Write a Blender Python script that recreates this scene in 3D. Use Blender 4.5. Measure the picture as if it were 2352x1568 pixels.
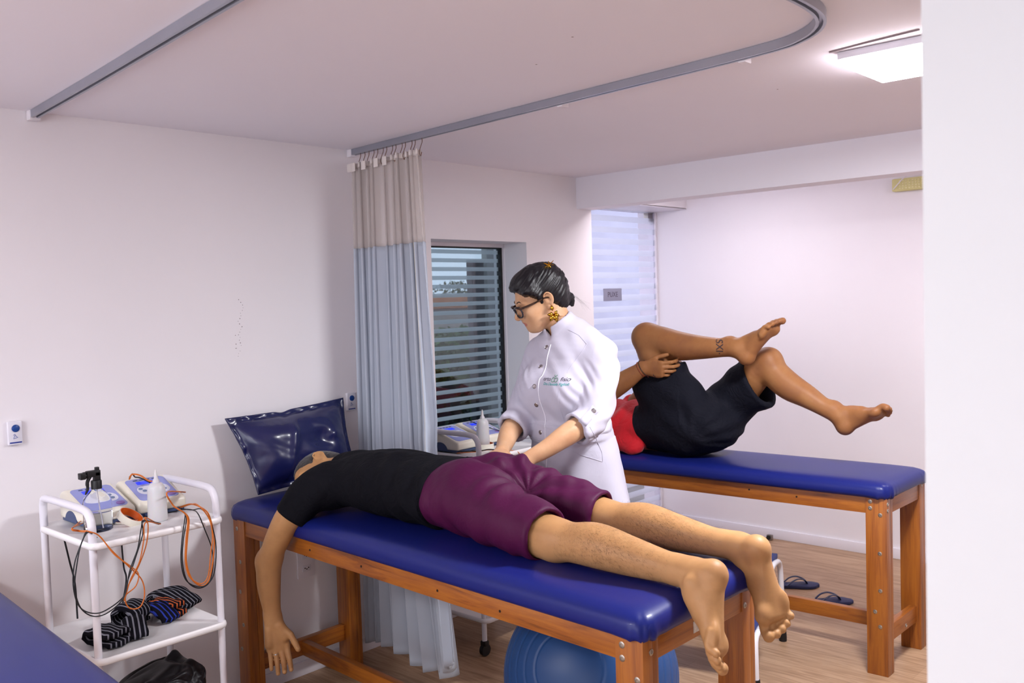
import bpy, bmesh, math, random
import numpy as np
from mathutils import Vector, Matrix, Euler
random.seed(7)
sc=bpy.context.scene
for o in list(bpy.data.objects): bpy.data.objects.remove(o)
col=sc.collection
R=math.radians
# ------------------------------------------------------------------ camera
FPX=2117.09
MW=np.array([[0.73895,-0.00892,0.67370],[0.67305,0.05501,-0.73755],[-0.03048,0.99845,0.04665]])
def _ortho(V1=(3109.,626.),V2=(-1145.,756.)):
    c=np.array([1176.,784.]); cv=lambda p: np.array([p[0]-c[0],-(p[1]-c[1]),-FPX])
    y=cv(V1); y/=np.linalg.norm(y); x=-cv(V2); x-=y*(x@y); x/=np.linalg.norm(x)
    return np.array([x,y,np.cross(x,y)])
MW=_ortho()
CAM=np.array([3.353,0.0,1.6])
def at(px,py,**k):                      # a point of the room on a known plane
    d=MW@np.array([px-1176.,-(py-784.),-FPX]); (a,v),=k.items(); i='xyz'.index(a)
    return CAM+d*((v-CAM[i])/d[i])
cd=bpy.data.cameras.new('camera'); cam=bpy.data.objects.new('camera',cd); col.objects.link(cam)
cd.sensor_width=36; cd.lens=36*FPX/2352
m=Matrix([list(r) for r in MW]).to_4x4(); m.translation=Vector(CAM); cam.matrix_world=m
cd.dof.use_dof=True; cd.dof.focus_distance=3.2; cd.dof.aperture_fstop=6.0
cd.clip_start=.02
sc.camera=cam
# ------------------------------------------------------------------ world, exposure
w=bpy.data.worlds.new('world'); sc.world=w; w.use_nodes=True
bg=w.node_tree.nodes['Background']; bg.inputs[0].default_value=(.90,.92,1,1); bg.inputs[1].default_value=1.9
vs=sc.view_settings; vs.view_transform='Standard'; vs.look='None'; vs.gamma=1; vs.use_curve_mapping=False; vs.exposure=0.46
ZC=2.289
LAMPS=[('white square ceiling lamp panel shining beside the partition edge',2.40,2.84,.32,44),
       ('white square ceiling lamp panel over the foreground treatment table',1.5,-.9,.32,26),
       ('white square ceiling lamp panel behind the camera on the right',4.9,-1.8,.32,5),
       ('white square ceiling lamp panel near the left wall behind the camera',.6,-1.4,.32,14),
       ('added ceiling lamp panel hidden behind the ceiling beam near the glass door',.6,4.585,.30,.5),  # added out of sight to brighten the far wall by the door
       ('added ceiling lamp panel hidden behind the middle of the ceiling beam',2.35,4.585,.30,1.5),  # second unseen panel, added so the far wall is lit evenly
       ('added ceiling lamp panel, unseen, in the far aisle',4.5,4.4,.32,4)]  # unseen lamp added for the far section
def lamp_light(x,y,s,e):
    L=bpy.data.lights.new('ceiling_lamp_light','AREA'); L.shape='SQUARE'; L.size=s*.94; L.energy=e; L.color=(.96,.98,1.02)
    o=bpy.data.objects.new('lamp_light',L); col.objects.link(o); o.location=(x,y,ZC-.046)
    return o
# ------------------------------------------------------------------ materials
def lin(c):
    if isinstance(c,str):
        c=[int(c[i:i+2],16)/255 for i in (0,2,4)]
        c=[x/12.92 if x<=.04045 else ((x+.055)/1.055)**2.4 for x in c]
    return (*c,1.)
def nmat(name):
    m=bpy.data.materials.new(name); m.use_nodes=True; nt=m.node_tree
    return m,nt,nt.nodes['Principled BSDF']
def lk(nt,a,b): nt.links.new(a,b)
def ncoord(nt,scale=(1,1,1),kind='Object'):
    t=nt.nodes.new('ShaderNodeTexCoord'); mp=nt.nodes.new('ShaderNodeMapping'); mp.inputs['Scale'].default_value=scale
    lk(nt,t.outputs[kind],mp.inputs[0]); return mp.outputs[0]
def nnoise(nt,vec,scale,detail=4,rough=.5,dist=0):
    n=nt.nodes.new('ShaderNodeTexNoise'); n.inputs['Scale'].default_value=scale; n.inputs['Detail'].default_value=detail
    n.inputs['Roughness'].default_value=rough; n.inputs['Distortion'].default_value=dist; lk(nt,vec,n.inputs['Vector']); return n.outputs[0]
def nramp(nt,fac,stops):
    r=nt.nodes.new('ShaderNodeValToRGB'); e=r.color_ramp.elements
    while len(e)<len(stops): e.new(.5)
    for el,(p,c) in zip(e,stops): el.position=p; el.color=lin(c)
    lk(nt,fac,r.inputs[0]); return r.outputs[0]
def nbump(nt,b,h,strength,dist=.01):
    n=nt.nodes.new('ShaderNodeBump'); n.inputs['Strength'].default_value=strength; n.inputs['Distance'].default_value=dist
    lk(nt,h,n.inputs['Height']); lk(nt,n.outputs[0],b.inputs['Normal'])
def mat(name,c,rough=.5,metal=0,var=.06,vs=6,bump=0,bs=80,bd=.002,spec=.5,coat=0,sheen=0,sss=0,trans=0,ior=1.45,alpha=1,emis=None,es=1):
    m,nt,b=nmat(name); co=lin(c)
    vec=ncoord(nt)
    if var:
        a=tuple(max(0,x*(1-var)) for x in co[:3]); d=tuple(min(1,x*(1+var)) for x in co[:3])
        f=nnoise(nt,vec,vs); lk(nt,nramp(nt,f,[(.3,a),(.7,d)]),b.inputs['Base Color'])
    else: b.inputs['Base Color'].default_value=co
    b.inputs['Roughness'].default_value=rough; b.inputs['Metallic'].default_value=metal
    b.inputs['Specular IOR Level'].default_value=spec; b.inputs['Coat Weight'].default_value=coat
    b.inputs['Sheen Weight'].default_value=sheen; b.inputs['IOR'].default_value=ior
    b.inputs['Transmission Weight'].default_value=trans; b.inputs['Alpha'].default_value=alpha
    if sss:
        b.inputs['Subsurface Weight'].default_value=sss; b.inputs['Subsurface Scale'].default_value=.008
        b.inputs['Subsurface Radius'].default_value=(1,.35,.2)
    if emis: b.inputs['Emission Color'].default_value=lin(emis); b.inputs['Emission Strength'].default_value=es
    if bump: nbump(nt,b,nnoise(nt,vec,bs,3),bump,bd)
    return m
def wood(name,axis):
    m,nt,b=nmat(name); s=[14,14,14]; s[axis]=.9
    v=ncoord(nt,tuple(s)); f=nnoise(nt,v,3.0,6,.6,.6)
    s2=[90,90,90]; s2[axis]=2; g=nnoise(nt,ncoord(nt,tuple(s2)),2,4,.6)
    mx=nt.nodes.new('ShaderNodeMath'); mx.operation='MULTIPLY_ADD'; mx.inputs[1].default_value=.35; lk(nt,g,mx.inputs[0]); lk(nt,f,mx.inputs[2])
    lk(nt,nramp(nt,mx.outputs[0],[(.45,'66330f'),(.62,'8f4f18'),(.8,'a3601c'),(.95,'783f12')]),b.inputs['Base Color'])
    b.inputs['Roughness'].default_value=.38; b.inputs['Coat Weight'].default_value=.25; b.inputs['Coat Roughness'].default_value=.25
    nbump(nt,b,g,.15,.001); return m
WOOD=[wood('varnished_wood_x',0),wood('varnished_wood_y',1),wood('varnished_wood_z',2)]
M=dict(
 wall=mat('wall_paint','ebe7ea',.62,var=.015,vs=1.2,bump=.05,bs=60),
 farwall=mat('far_wall_paint','ece8ec',.6,var=.015,vs=1.2,bump=.05,bs=60),
 ceil=mat('ceiling_paint','f0eef6',.8,var=.012,vs=1,bump=.05,bs=90),
 part=mat('partition_paint','cccfd2',.55,var=.01,vs=2),
 trim=mat('white_trim','e6e2e8',.4,var=.02),
 vinyl=mat('blue_vinyl','131e68',.40,var=.06,vs=2,bump=.12,bs=600,bd=.0006,spec=.30,coat=.05),
 pillow=mat('glossy_navy_vinyl','161a48',.27,var=.05,spec=.6,coat=.15),
 white=mat('white_enamel','dcdae2',.3,var=.03,spec=.5,coat=.2),
 tray=mat('white_tray','e9e7e8',.35,var=.02),
 alu=mat('aluminium_track','a9adb8',.35,.75,var=.05),
 steel=mat('zinc_steel','a9a39a',.35,.9,var=.1,vs=60),
 black=mat('black_rubber','101013',.5,var=.1),
 hole=mat('dark_hole','20100a',.9,var=0),
 cream=mat('cream_plastic','e4dfd0',.35,var=.02),
 slate=mat('slate_blue_plastic','39496f',.4,var=.04),
 panel=mat('lavender_panel','8f96d0',.35,var=.05,vs=20),
 panelw=mat('white_panel_print','d9dbe8',.35,var=.02),
 lcd=mat('blue_lcd','1c2fd0',.2,var=0,emis='2338e8',es=.6),
 purple=mat('purple_button','8d6bb5',.4,var=.05),
 orange=mat('orange_cable','c96a1d',.45,var=.08),
 cblack=mat('black_cable','15191f',.45,var=.08),
 orub=mat('orange_rubber','cf5a10',.4,var=.1,vs=30),
 gold=mat('polished_gold','c79a35',.2,1,var=.1,vs=40),
 floorstop=mat('brushed_steel','8d8580',.3,.8),
)
# ------------------------------------------------------------------ mesh helpers
def tag(o,label=None,cat=None,group=None,kind=None):
    if label:o['label']=label
    if cat:o['category']=cat
    if group:o['group']=group
    if kind:o['kind']=kind
    return o
def setparent(o,p):
    if p is not None:
        o.parent=p; o.matrix_parent_inverse=p.matrix_basis.inverted()
def obj(name,verts,faces,m,parent=None,smooth=False,mats=None,mi=None,auto=None):
    me=bpy.data.meshes.new(name); me.from_pydata([tuple(map(float,v)) for v in verts],[],[tuple(int(i) for i in f) for f in faces]); me.update()
    for x in (mats or [m]): me.materials.append(x)
    if mi is not None: me.polygons.foreach_set('material_index',mi)
    if smooth: me.polygons.foreach_set('use_smooth',[True]*len(me.polygons))
    o=bpy.data.objects.new(name,me); col.objects.link(o); setparent(o,parent)
    if auto is not None:
        me.polygons.foreach_set('use_smooth',[True]*len(me.polygons))
        bm=bmesh.new(); bm.from_mesh(me)
        for e in bm.edges:
            if len(e.link_faces)==2 and e.calc_face_angle(0)>R(auto): e.smooth=False
        bm.to_mesh(me); bm.free()
    return o
def empty(name,loc,label=None,cat=None,group=None,rz=0):
    o=bpy.data.objects.new(name,None); col.objects.link(o); o.location=loc; o.rotation_euler=(0,0,rz); o.empty_display_size=.05
    return tag(o,label,cat,group)
class MB:
    def __init__(s): s.v=[];s.f=[];s.mi=[]
    def add(s,v,f,mi=0):
        n=len(s.v); s.v+= [tuple(p) for p in v]; s.f+=[tuple(i+n for i in q) for q in f]; s.mi+=[mi]*len(f); return s
    def box(s,a,b,bev=.002,mp=None,mi=0):
        x0,y0,z0=a;x1,y1,z1=b; bev=min(bev,(x1-x0)*.45,(y1-y0)*.45,(z1-z0)*.45)
        bm=bmesh.new(); bmesh.ops.create_cube(bm,size=1)
        for v in bm.verts: v.co=Vector(((x0+x1)/2+v.co.x*(x1-x0),(y0+y1)/2+v.co.y*(y1-y0),(z0+z1)/2+v.co.z*(z1-z0)))
        if bev>0: bmesh.ops.bevel(bm,geom=bm.edges[:],offset=bev,segments=2,affect='EDGES',profile=.6)
        bm.verts.ensure_lookup_table()
        vs=[tuple(v.co) for v in bm.verts]; fs=[[v.index for v in f.verts] for f in bm.faces]; bm.free()
        if mp: vs=[mp(*v) for v in vs]
        return s.add(vs,fs,mi)
    def tube(s,pts,r,n=10,closed=False,cap=True,mi=0,flat=None):
        P=[Vector(p) for p in pts]; N=len(P); rs=r if isinstance(r,(list,tuple)) else [r]*N
        T=[]
        for i in range(N):
            a=P[(i-1)%N] if (closed or i>0) else P[i]; b=P[(i+1)%N] if (closed or i<N-1) else P[i]
            d=b-a; T.append(d.normalized() if d.length>1e-9 else Vector((0,0,1)))
        up=Vector((0,0,1)) if abs(T[0].z)<.9 else Vector((1,0,0))
        u=T[0].cross(up).normalized(); vs=[];fs=[]
        for i in range(N):
            u=(u-T[i]*u.dot(T[i])).normalized(); w_=T[i].cross(u)
            for k in range(n):
                a=2*math.pi*k/n; vs.append(P[i]+(u*math.cos(a)+w_*math.sin(a)*(flat or 1))*rs[i])
        M_=N if closed else N-1
        for i in range(M_):
            for k in range(n):
                a=i*n+k;b=i*n+(k+1)%n;c=((i+1)%N)*n+(k+1)%n;d=((i+1)%N)*n+k; fs.append((a,b,c,d))
        if cap and not closed: fs.append(tuple(range(n))[::-1]); fs.append(tuple((N-1)*n+k for k in range(n)))
        return s.add(vs,fs,mi)
    def lathe(s,prof,c=(0,0,0),n=24,sx=1,sy=1,mi=0,rot=None,close=True):
        vs=[];fs=[];c=Vector(c)
        for r,z in prof:
            for k in range(n):
                a=2*math.pi*k/n; p=Vector((r*sx*math.cos(a),r*sy*math.sin(a),z)); 
                if rot is not None:p=rot@p
                vs.append(c+p)
        L=len(prof)
        for i in range(L-1):
            for k in range(n): fs.append((i*n+k,i*n+(k+1)%n,(i+1)*n+(k+1)%n,(i+1)*n+k))
        if close: fs.append(tuple(range(n))[::-1]); fs.append(tuple((L-1)*n+k for k in range(n)))
        return s.add(vs,fs,mi)
    def build(s,name,m,parent=None,auto=35,mats=None):
        return obj(name,s.v,s.f,m,parent,mats=mats,mi=s.mi if mats else None,auto=auto)
def cr(pts,n=8,closed=False):            # Catmull-Rom
    P=[np.array(p,float) for p in pts]; out=[]; N=len(P)
    rng=range(N) if closed else range(N-1)
    for i in rng:
        p1=P[i];p2=P[(i+1)%N]; p0=P[(i-1)%N] if (closed or i>0) else 2*p1-p2; p3=P[(i+2)%N] if (closed or i+2<N) else 2*p2-p1
        for k in range(n):
            t=k/n; out.append(.5*((2*p1)+(-p0+p2)*t+(2*p0-5*p1+4*p2-p3)*t*t+(-p0+3*p1-3*p2+p3)*t**3))
    if not closed: out.append(P[-1])
    return out
def solid(name,a,b,m,kind='structure',bev=0):
    return tag(MB().box(a,b,bev).build(name,m),kind=kind)
def copy_tree(o,parent=None,dl=(0,0,0)):
    c=o.copy(); col.objects.link(c)
    if parent is not None: c.parent=parent; c.matrix_parent_inverse=o.matrix_parent_inverse.copy()
    else: c.location=Vector(o.location)+Vector(dl)
    for ch in o.children: copy_tree(ch,c)
    return c
# ------------------------------------------------------------------ room
def floor_material():
    m,nt,b=nmat('light_oak_laminate'); vec=ncoord(nt)
    br=nt.nodes.new('ShaderNodeTexBrick'); lk(nt,vec,br.inputs[0])
    br.inputs['Scale'].default_value=1; br.inputs['Brick Width'].default_value=1.25; br.inputs['Row Height'].default_value=.19
    br.inputs['Mortar Size'].default_value=.0012; br.offset=.37
    br.inputs['Color1'].default_value=(.35,.35,.35,1); br.inputs['Color2'].default_value=(.65,.65,.65,1); br.inputs['Mortar'].default_value=(.1,.1,.1,1)
    g=nnoise(nt,ncoord(nt,(1.3,18,1)),2.2,6,.6,1.2)
    a=nt.nodes.new('ShaderNodeMath'); a.operation='MULTIPLY_ADD'; a.inputs[1].default_value=.22; lk(nt,br.outputs[0],a.inputs[0]); lk(nt,g,a.inputs[2])
    lk(nt,nramp(nt,a.outputs[0],[(.42,'8c6c50'),(.58,'a38265'),(.72,'b39375'),(.85,'a88768')]),b.inputs['Base Color'])
    b.inputs['Roughness'].default_value=.42; b.inputs['Specular IOR Level'].default_value=.4
    nbump(nt,b,br.outputs[1],.1,.001); return m
YF=5.467
solid('floor',(-.6,-2.6,-.1),(5.6,YF+.1,0),floor_material())
solid('ceiling',(-.6,-2.6,ZC),(5.6,YF+.1,ZC+.1),M['ceil'])
# wall on the left with the window recess and the doorway
ww=MB()
for a,b in [((-.25,-2.6,0),(0,3.10,ZC)),((-.25,3.10,1.905),(0,3.81,ZC)),((-.25,3.10,0),(0,3.81,.80)),((-.25,3.81,0),(0,4.40,ZC))]: ww.box(a,b,0)
# merge visible faces cleanly
tag(ww.build('wall_left',M['wall']),kind='structure')
solid('wall_over_door',(-.36,4.40,2.17),(-.0,YF,ZC),M['wall'])
solid('wall_far',(-.4,YF,0),(5.6,YF+.12,ZC),M['farwall'])
solid('wall_right',(5.5,-2.6,0),(5.6,YF,ZC),M['wall'])
wb=MB()
for a,b in (((-.25,-2.6,0),(.6,-2.5,ZC)),((.6,-2.6,0),(4.9,-2.5,.55)),((.6,-2.6,2.15),(4.9,-2.5,ZC)),((4.9,-2.6,0),(5.5,-2.5,ZC))): wb.box(a,b,0)
tag(wb.build('wall_back',M['wall']),kind='structure')
w2=tag(empty('added_window',(2.75,-2.55,.55)),kind='structure')  # window added behind the camera to carry a fill light
f_=MB(); f_.box((.6,-2.57,.55),(4.9,-2.53,.60),.002); f_.box((.6,-2.57,2.10),(4.9,-2.53,2.15),.002)
for x_ in (.6,2.0,3.45,4.85): f_.box((x_,-2.57,.6),(x_+.05,-2.53,2.10),.002)
f_.build('outer_frame',M['trim'],w2)
dl=bpy.data.lights.new('added_window_fill','AREA'); dl.shape='RECTANGLE'; dl.size=4.2; dl.size_y=1.5; dl.energy=27; dl.color=(.93,.97,1.05)
do=bpy.data.objects.new('added_fill_light',dl); col.objects.link(do); do.location=(2.75,-2.62,1.35); do.rotation_euler=(R(90),0,0); setparent(do,w2)  # fill for ceiling and walls, set in the added window
solid('trim_1',(0,4.262,2.109),(5.5,4.41,ZC),M['ceil'])       # ceiling beam
# partition close to the camera
pt=MB(); pt.box((0,0,0),(2.4,.14,ZC),.004); v=[]
for x,y,z in pt.v: v.append((x+2.988+.0*z,y+1.1,z))
pt.v=v; tag(pt.build('wall_partition',M['part']),kind='structure')
def baseb(name,a,b,h=.063,t=.013):
    mb=MB(); mb.box(a,b,.003); tag(mb.build(name,M['trim']),kind='structure')
baseb('baseboard_far',(-.25,YF-.013,0),(5.5,YF,.063)); baseb('baseboard_left',(0,-2.5,0),(.013,4.40,.06))
# ---- window
def glass_band(name,frost_lo,per,z0,tint,frostc,fr=.5,emis=0):
    m,nt,b=nmat(name); nt.nodes.remove(b); out=nt.nodes['Material Output']
    t=nt.nodes.new('ShaderNodeNewGeometry'); sp=nt.nodes.new('ShaderNodeSeparateXYZ'); lk(nt,t.outputs['Position'],sp.inputs[0])
    def mth(op,a,bv):
        n=nt.nodes.new('ShaderNodeMath'); n.operation=op; lk(nt,a,n.inputs[0]); n.inputs[1].default_value=bv; return n.outputs[0]
    q=mth('FRACT',mth('DIVIDE',mth('SUBTRACT',sp.outputs[2],z0),per),0)
    band=mth('LESS_THAN',q,fr)
    cl=nt.nodes.new('ShaderNodeBsdfTransparent'); cl.inputs[0].default_value=lin(tint)
    gl=nt.nodes.new('ShaderNodeBsdfGlossy'); gl.inputs['Roughness'].default_value=.02; gl.inputs[0].default_value=(.9,.95,1,1)
    lw=nt.nodes.new('ShaderNodeValue'); lw.outputs[0].default_value=.07
    m1=nt.nodes.new('ShaderNodeMixShader'); lk(nt,lw.outputs[0],m1.inputs[0]); lk(nt,cl.outputs[0],m1.inputs[1]); lk(nt,gl.outputs[0],m1.inputs[2])
    tr=nt.nodes.new('ShaderNodeBsdfTranslucent'); tr.inputs[0].default_value=lin(frostc)
    df=nt.nodes.new('ShaderNodeBsdfDiffuse'); df.inputs[0].default_value=lin(frostc)
    m2=nt.nodes.new('ShaderNodeMixShader'); m2.inputs[0].default_value=.35; lk(nt,tr.outputs[0],m2.inputs[1]); lk(nt,df.outputs[0],m2.inputs[2])
    m3=nt.nodes.new('ShaderNodeMixShader'); m3.inputs[0].default_value=.35; lk(nt,m2.outputs[0],m3.inputs[1]); lk(nt,cl.outputs[0],m3.inputs[2])
    m4=nt.nodes.new('ShaderNodeMixShader'); lk(nt,band,m4.inputs[0]); lk(nt,m1.outputs[0],m4.inputs[1]); lk(nt,m3.outputs[0],m4.inputs[2])
    lk(nt,m4.outputs[0],out.inputs[0]); return m
wn=empty('window_1',(-.2,3.45,.80)); tag(wn,kind='structure')
MB().box((-.206,3.10,.81),(-.200,3.80,1.9),0).build('glass',glass_band('frosted_stripe_glass',0,.0466,1.895-20*.0466,'b4bfc6','a3afb7',.46),wn,auto=None)
f=MB(); f.box((-.215,3.10,1.885),(-.175,3.81,1.905),.002); f.box((-.215,3.10,.80),(-.175,3.81,.825),.002); f.box((-.215,3.806,.80),(-.165,3.812,1.905),.001)
f.build('outer_frame',M['trim'],wn)
f=MB(); f.box((-.212,3.792,.825),(-.182,3.806,1.886),.001); f.box((-.212,3.1,1.878),(-.182,3.8,1.886),.001); f.box((-.212,3.1,.825),(-.182,3.8,.833),.001)
f.build('black_gasket',M['black'],wn)
# ---- glass door
dn=empty('door_1',(-.255,4.9,0)); tag(dn,kind='structure')
MB().box((-.262,4.36,.012),(-.252,YF-.02,2.165),0).build('glass',glass_band('door_stripe_glass',0,.0745,.0,'f2f1f9','e9ecf8',.5),dn,auto=None)
d=MB(); d.box((-.30,YF-.075,2.10),(-.262,YF-.004,2.166),.004); d.build('top_hinge',M['steel'],dn)
d=MB(); d.box((-.248,4.36,2.166),(-.0,YF,2.175),.001); d.box((-.30,YF-.02,0),(-.24,YF-.001,2.166),.002); d.build('frame',M['trim'],dn)
# sign PUXE on the door
a_=at(1386,669,x=-.25); b_=at(1428,684,x=-.25)
sg=empty('pull_sign',(-.2505,(a_[1]+b_[1])/2,(a_[2]+b_[2])/2),'small grey plate reading PUXE stuck on the glass door','sign')
cy,cz=(a_[1]+b_[1])/2,(a_[2]+b_[2])/2; hw=abs(b_[1]-a_[1])/2; hh=hw*.41
s=MB(); s.box((-.2518,cy-hw,cz-hh),(-.2495,cy+hw,cz+hh),.0006); s.build('plate',mat('grey_sign_plate','8f90a4',.4,var=.03),sg)
def text(name,body,size,mt,parent,origin,xd,zd,extr=.0004,align='CENTER',shear=0):
    cu=bpy.data.curves.new(name,'FONT'); cu.body=body; cu.size=size; cu.align_x=align; cu.align_y='CENTER'; cu.extrude=extr; cu.shear=shear
    to=bpy.data.objects.new(name,cu); col.objects.link(to)
    xd=Vector(xd).normalized(); zd=Vector(zd); zd=(zd-xd*zd.dot(xd)).normalized(); n=xd.cross(zd)
    mm=Matrix((xd,zd,n)).transposed().to_4x4(); mm.translation=Vector(origin)
    dg=bpy.context.evaluated_depsgraph_get(); me=bpy.data.meshes.new_from_object(to.evaluated_get(dg)); bpy.data.objects.remove(to)
    me.transform(mm); me.materials.clear(); me.materials.append(mt)
    o=bpy.data.objects.new(name,me); col.objects.link(o); setparent(o,parent); return o
text('lettering','PUXE',.047,mat('sign_letter_dark','4b3f50',.5,var=0),sg,(-.2492,cy,cz),(0,1,0),(0,0,1)).scale=(1,1,1)
# ---- outdoors seen through the striped glass
solid('trim_2',(-7,1,-.12),(-.3,12,-.02),mat('outdoor_paving','7b7770',.8,var=.2),'structure')
def leafmat(n,c): return mat(n,c,.55,var=.5,vs=30)
def bush(name,c,r,h,n,mt,label,seed):
    rnd=random.Random(seed); mb=MB()
    for i in range(n):
        th=rnd.uniform(0,6.28); u=rnd.random()**.5; zz=rnd.uniform(0,1)
        rr=r*u*(.65+.35*math.sin(zz*3.1)); p=Vector((c[0]+rr*math.cos(th),c[1]+rr*math.sin(th),c[2]+h*zz))
        a=Vector((rnd.gauss(0,1),rnd.gauss(0,1),rnd.gauss(0,.6))).normalized(); b=a.cross(Vector((rnd.gauss(0,1),rnd.gauss(0,1),rnd.gauss(0,1)))).normalized()
        l=rnd.uniform(.04,.08); wd=l*.4
        mb.add([p,p+a*l*.5+b*wd,p+a*l,p+a*l*.5-b*wd],[(0,1,2,3)])
    mb.tube([(c[0],c[1],0),(c[0],c[1],c[2]+h*.5)],.02,6)
    return tag(mb.build(name,mt,auto=None),label,'plant')
bush('garden_bush',(-2.1,5.45,.95),.55,.40,2600,leafmat('garden_leaf','4c6b34'),'green bush outside the striped window',3)  # leaves mottled in mid green
bush('dark_hedge',(-2.4,6.3,.1),.7,.75,1500,leafmat('hedge_leaf','22301f'),'dark low hedge outside behind the window stripes',4)
bush('tree_crown',(-9.0,12.6,1.6),.9,.35,1200,leafmat('tree_leaf','3c4a2c'),'distant tree top seen through the upper window stripes',5)
tag(MB().box((-1.5,5.25,-.02),(-1.4,8.2,2.9),.004).build('added_pale_wall',mat('added_wall_paint','a9abb8',.8)),'pale wall added outdoors to brighten the striped glass door','wall')  # added so the clear door bands show a bright background
hb=empty('neighbour_house',(-6,9.4,0),'distant house with terracotta roof seen through the window stripes','building')
MB().box((-6.6,7.2,-.02),(-4.6,12,1.50),.01).build('wall',mat('house_wall','b0a49b',.8),hb)
MB().box((-6.8,7.0,1.50),(-4.5,12.2,1.66),.03).build('roof',mat('terracotta_roof','c07a4e',.8,var=.2,vs=8),hb)
tag(MB().box((-.95,4.285,-.02),(-.90,4.40,1.86),.004).build('dark_post',mat('dark_post_paint','20242b',.5)),'dark square post standing outside the window','post')
tag(MB().box((-.95,4.43,-.02),(-.90,4.60,2.3),.004).build('pale_column',mat('pale_column_paint','a7a7a2',.7)),'pale masonry column outside the window edge','column')
tag(MB().box((-3.4,3.0,-.02),(-3.3,11.5,.95),.004).build('dark_garden_fence',mat('dark_fence_paint','1b232c',.6)),'dark garden wall outside behind the window','fence')
# ---- ceiling lamps
dif=mat('lamp_diffuser','ffffff',.4,var=0,emis='fff4fa',es=19)
for i,(lab,x,y,s,e) in enumerate(LAMPS):
    r=empty('ceiling_lamp',(x,y,ZC),lab,'lamp','square ceiling lamp panels')
    h=s/2; f=MB(); f.box((x-h-.008,y-h-.008,ZC-.022),(x+h+.008,y+h+.008,ZC-.001),.003); f.build('lamp_frame',M['white'],r)
    MB().box((x-h,y-h,ZC-.042),(x+h,y+h,ZC-.021),.004).build('diffuser',dif,r)
    l=lamp_light(x,y,s,e); setparent(l,r)
tag(MB().tube([at(1905,120,z=ZC-.002),at(1990,98,z=ZC-.002),at(2112,68,z=ZC-.002)],.0025,6).build('ceiling_line',mat('line_grey','8f8288',.9)),kind='structure')  # thin grey line on the ceiling beside the lamp
bpy.data.objects['ceiling_line'].name='trim_3'
mk=MB(); rnd=random.Random(9); specks=[(552+rnd.gauss(0,4),688+i*6.2) for i in range(20)]+[(545+rnd.gauss(0,3),i) for i in (770,790,800,812,818)]
for (a,b) in specks:
    p=at(a,b,x=0); r=rnd.uniform(.0012,.0026); mk.lathe([(r,0),(r*.6,.0004),(.0002,.0004)],p,6,rot=Euler((0,R(90),0)).to_matrix())
for (a,b) in ((1315,85),(1232,148),(1786,205)):
    p=at(a,b,z=ZC); mk.lathe([(.0035,0),(.002,-.0004),(.0002,-.0004)],p,6)
tag(mk.build('trim_4',mat('wall_mark_grey','8a7f82',.9),auto=None),kind='structure')
# emergency light on the far wall
a_=at(2050,410,y=YF-.03); b_=at(2050,440,y=YF-.03)
x0=float(a_[0]); zt=float(at(2050,412,y=YF-.03)[2]); zb=float(at(2050,441,y=YF-.03)[2])
el=empty('emergency_light',(x0+.14,YF,zb),'yellowed emergency light box high on the far wall','lamp')
e=MB(); e.box((x0,YF-.045,zb),(x0+.28,YF,zt),.008); e.build('housing',mat('yellowed_plastic','d3cb8d',.5,var=.05,vs=30),el)
e=MB()
for i in range(13):
    for j in range(4):
        cx=x0+.045+i*.018; cz_=zb+(zt-zb)*(.2+.2*j); e.lathe([(.0005,0),(.0055,.001),(.004,.004),(.0005,.005)],(cx,YF-.045,cz_),8,rot=Euler((R(90),0,0)).to_matrix())
g=e.build('led_cells',mat('led_cell','e8e0ae',.25,var=.05),el); g['kind']='stuff'
e=MB(); e.tube(cr([(x0+.01,YF-.05,zb+.012),(x0+.03,YF-.056,zb+.03),(x0+.06,YF-.055,zt-.01),(x0+.085,YF-.045,zt+.012),(x0+.07,YF-.03,zt+.005)],6),.003,6); e.build('cord',M['trim'],el)
# wall marks: scuffs on the left wall
# curtain track
track=[(.03,1.262),(.7,1.20),(1.5,1.118),(1.95,1.075),(2.16,1.09),(2.29,1.22),(2.33,1.4),(2.375,1.75),(2.40,2.05),(2.37,2.25),(2.26,2.38),(2.08,2.432),(1.5,2.485),(.8,2.548),(.03,2.618)]
def tp(z,off=0):
    pts=cr([(x,y,z) for x,y in track],6); out=[]
    for i,p in enumerate(pts):
        a=pts[max(0,i-1)];b=pts[min(len(pts)-1,i+1)]; d=b-a; d/=np.linalg.norm(d); out.append(p+np.array([-d[1],d[0],0])*off)
    return out
tr=empty('curtain_track',(1.2,1.8,ZC),'long curved aluminium curtain track screwed to the ceiling','curtain track')
mb=MB(); 
A=[tp(ZC-.001,-.013),tp(ZC-.001,.013),tp(ZC-.026,.013),tp(ZC-.026,.005),tp(ZC-.016,.004),tp(ZC-.016,-.004),tp(ZC-.026,-.005),tp(ZC-.026,-.013)]
n=len(A[0]); vs_=[p for k in range(n) for p in [a[k] for a in A]]; fs_=[]
for k in range(n-1):
    for j in range(8): fs_.append((k*8+j,k*8+(j+1)%8,(k+1)*8+(j+1)%8,(k+1)*8+j))
fs_.append(tuple(range(8))); fs_.append(tuple((n-1)*8+j for j in range(8))[::-1])
mb.add(vs_,fs_); mb.build('rail',M['alu'],tr,auto=30)
for (x,y) in [(.018,1.263),(.018,2.619)]:
    mb=MB(); mb.box((x-.016,y-.018,ZC-.034),(x+.016,y+.018,ZC-.0),.004); mb.build('end_cap',M['trim'],tr)
for p in (at(1293,236,z=ZC-.014),at(1710,133,z=ZC-.014)):
    mb=MB(); mb.box((p[0]-.012,p[1]-.02,ZC-.03),(p[0]+.012,p[1]+.02,ZC-.002),.004); mb.build('clip',M['trim'],tr)
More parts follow.
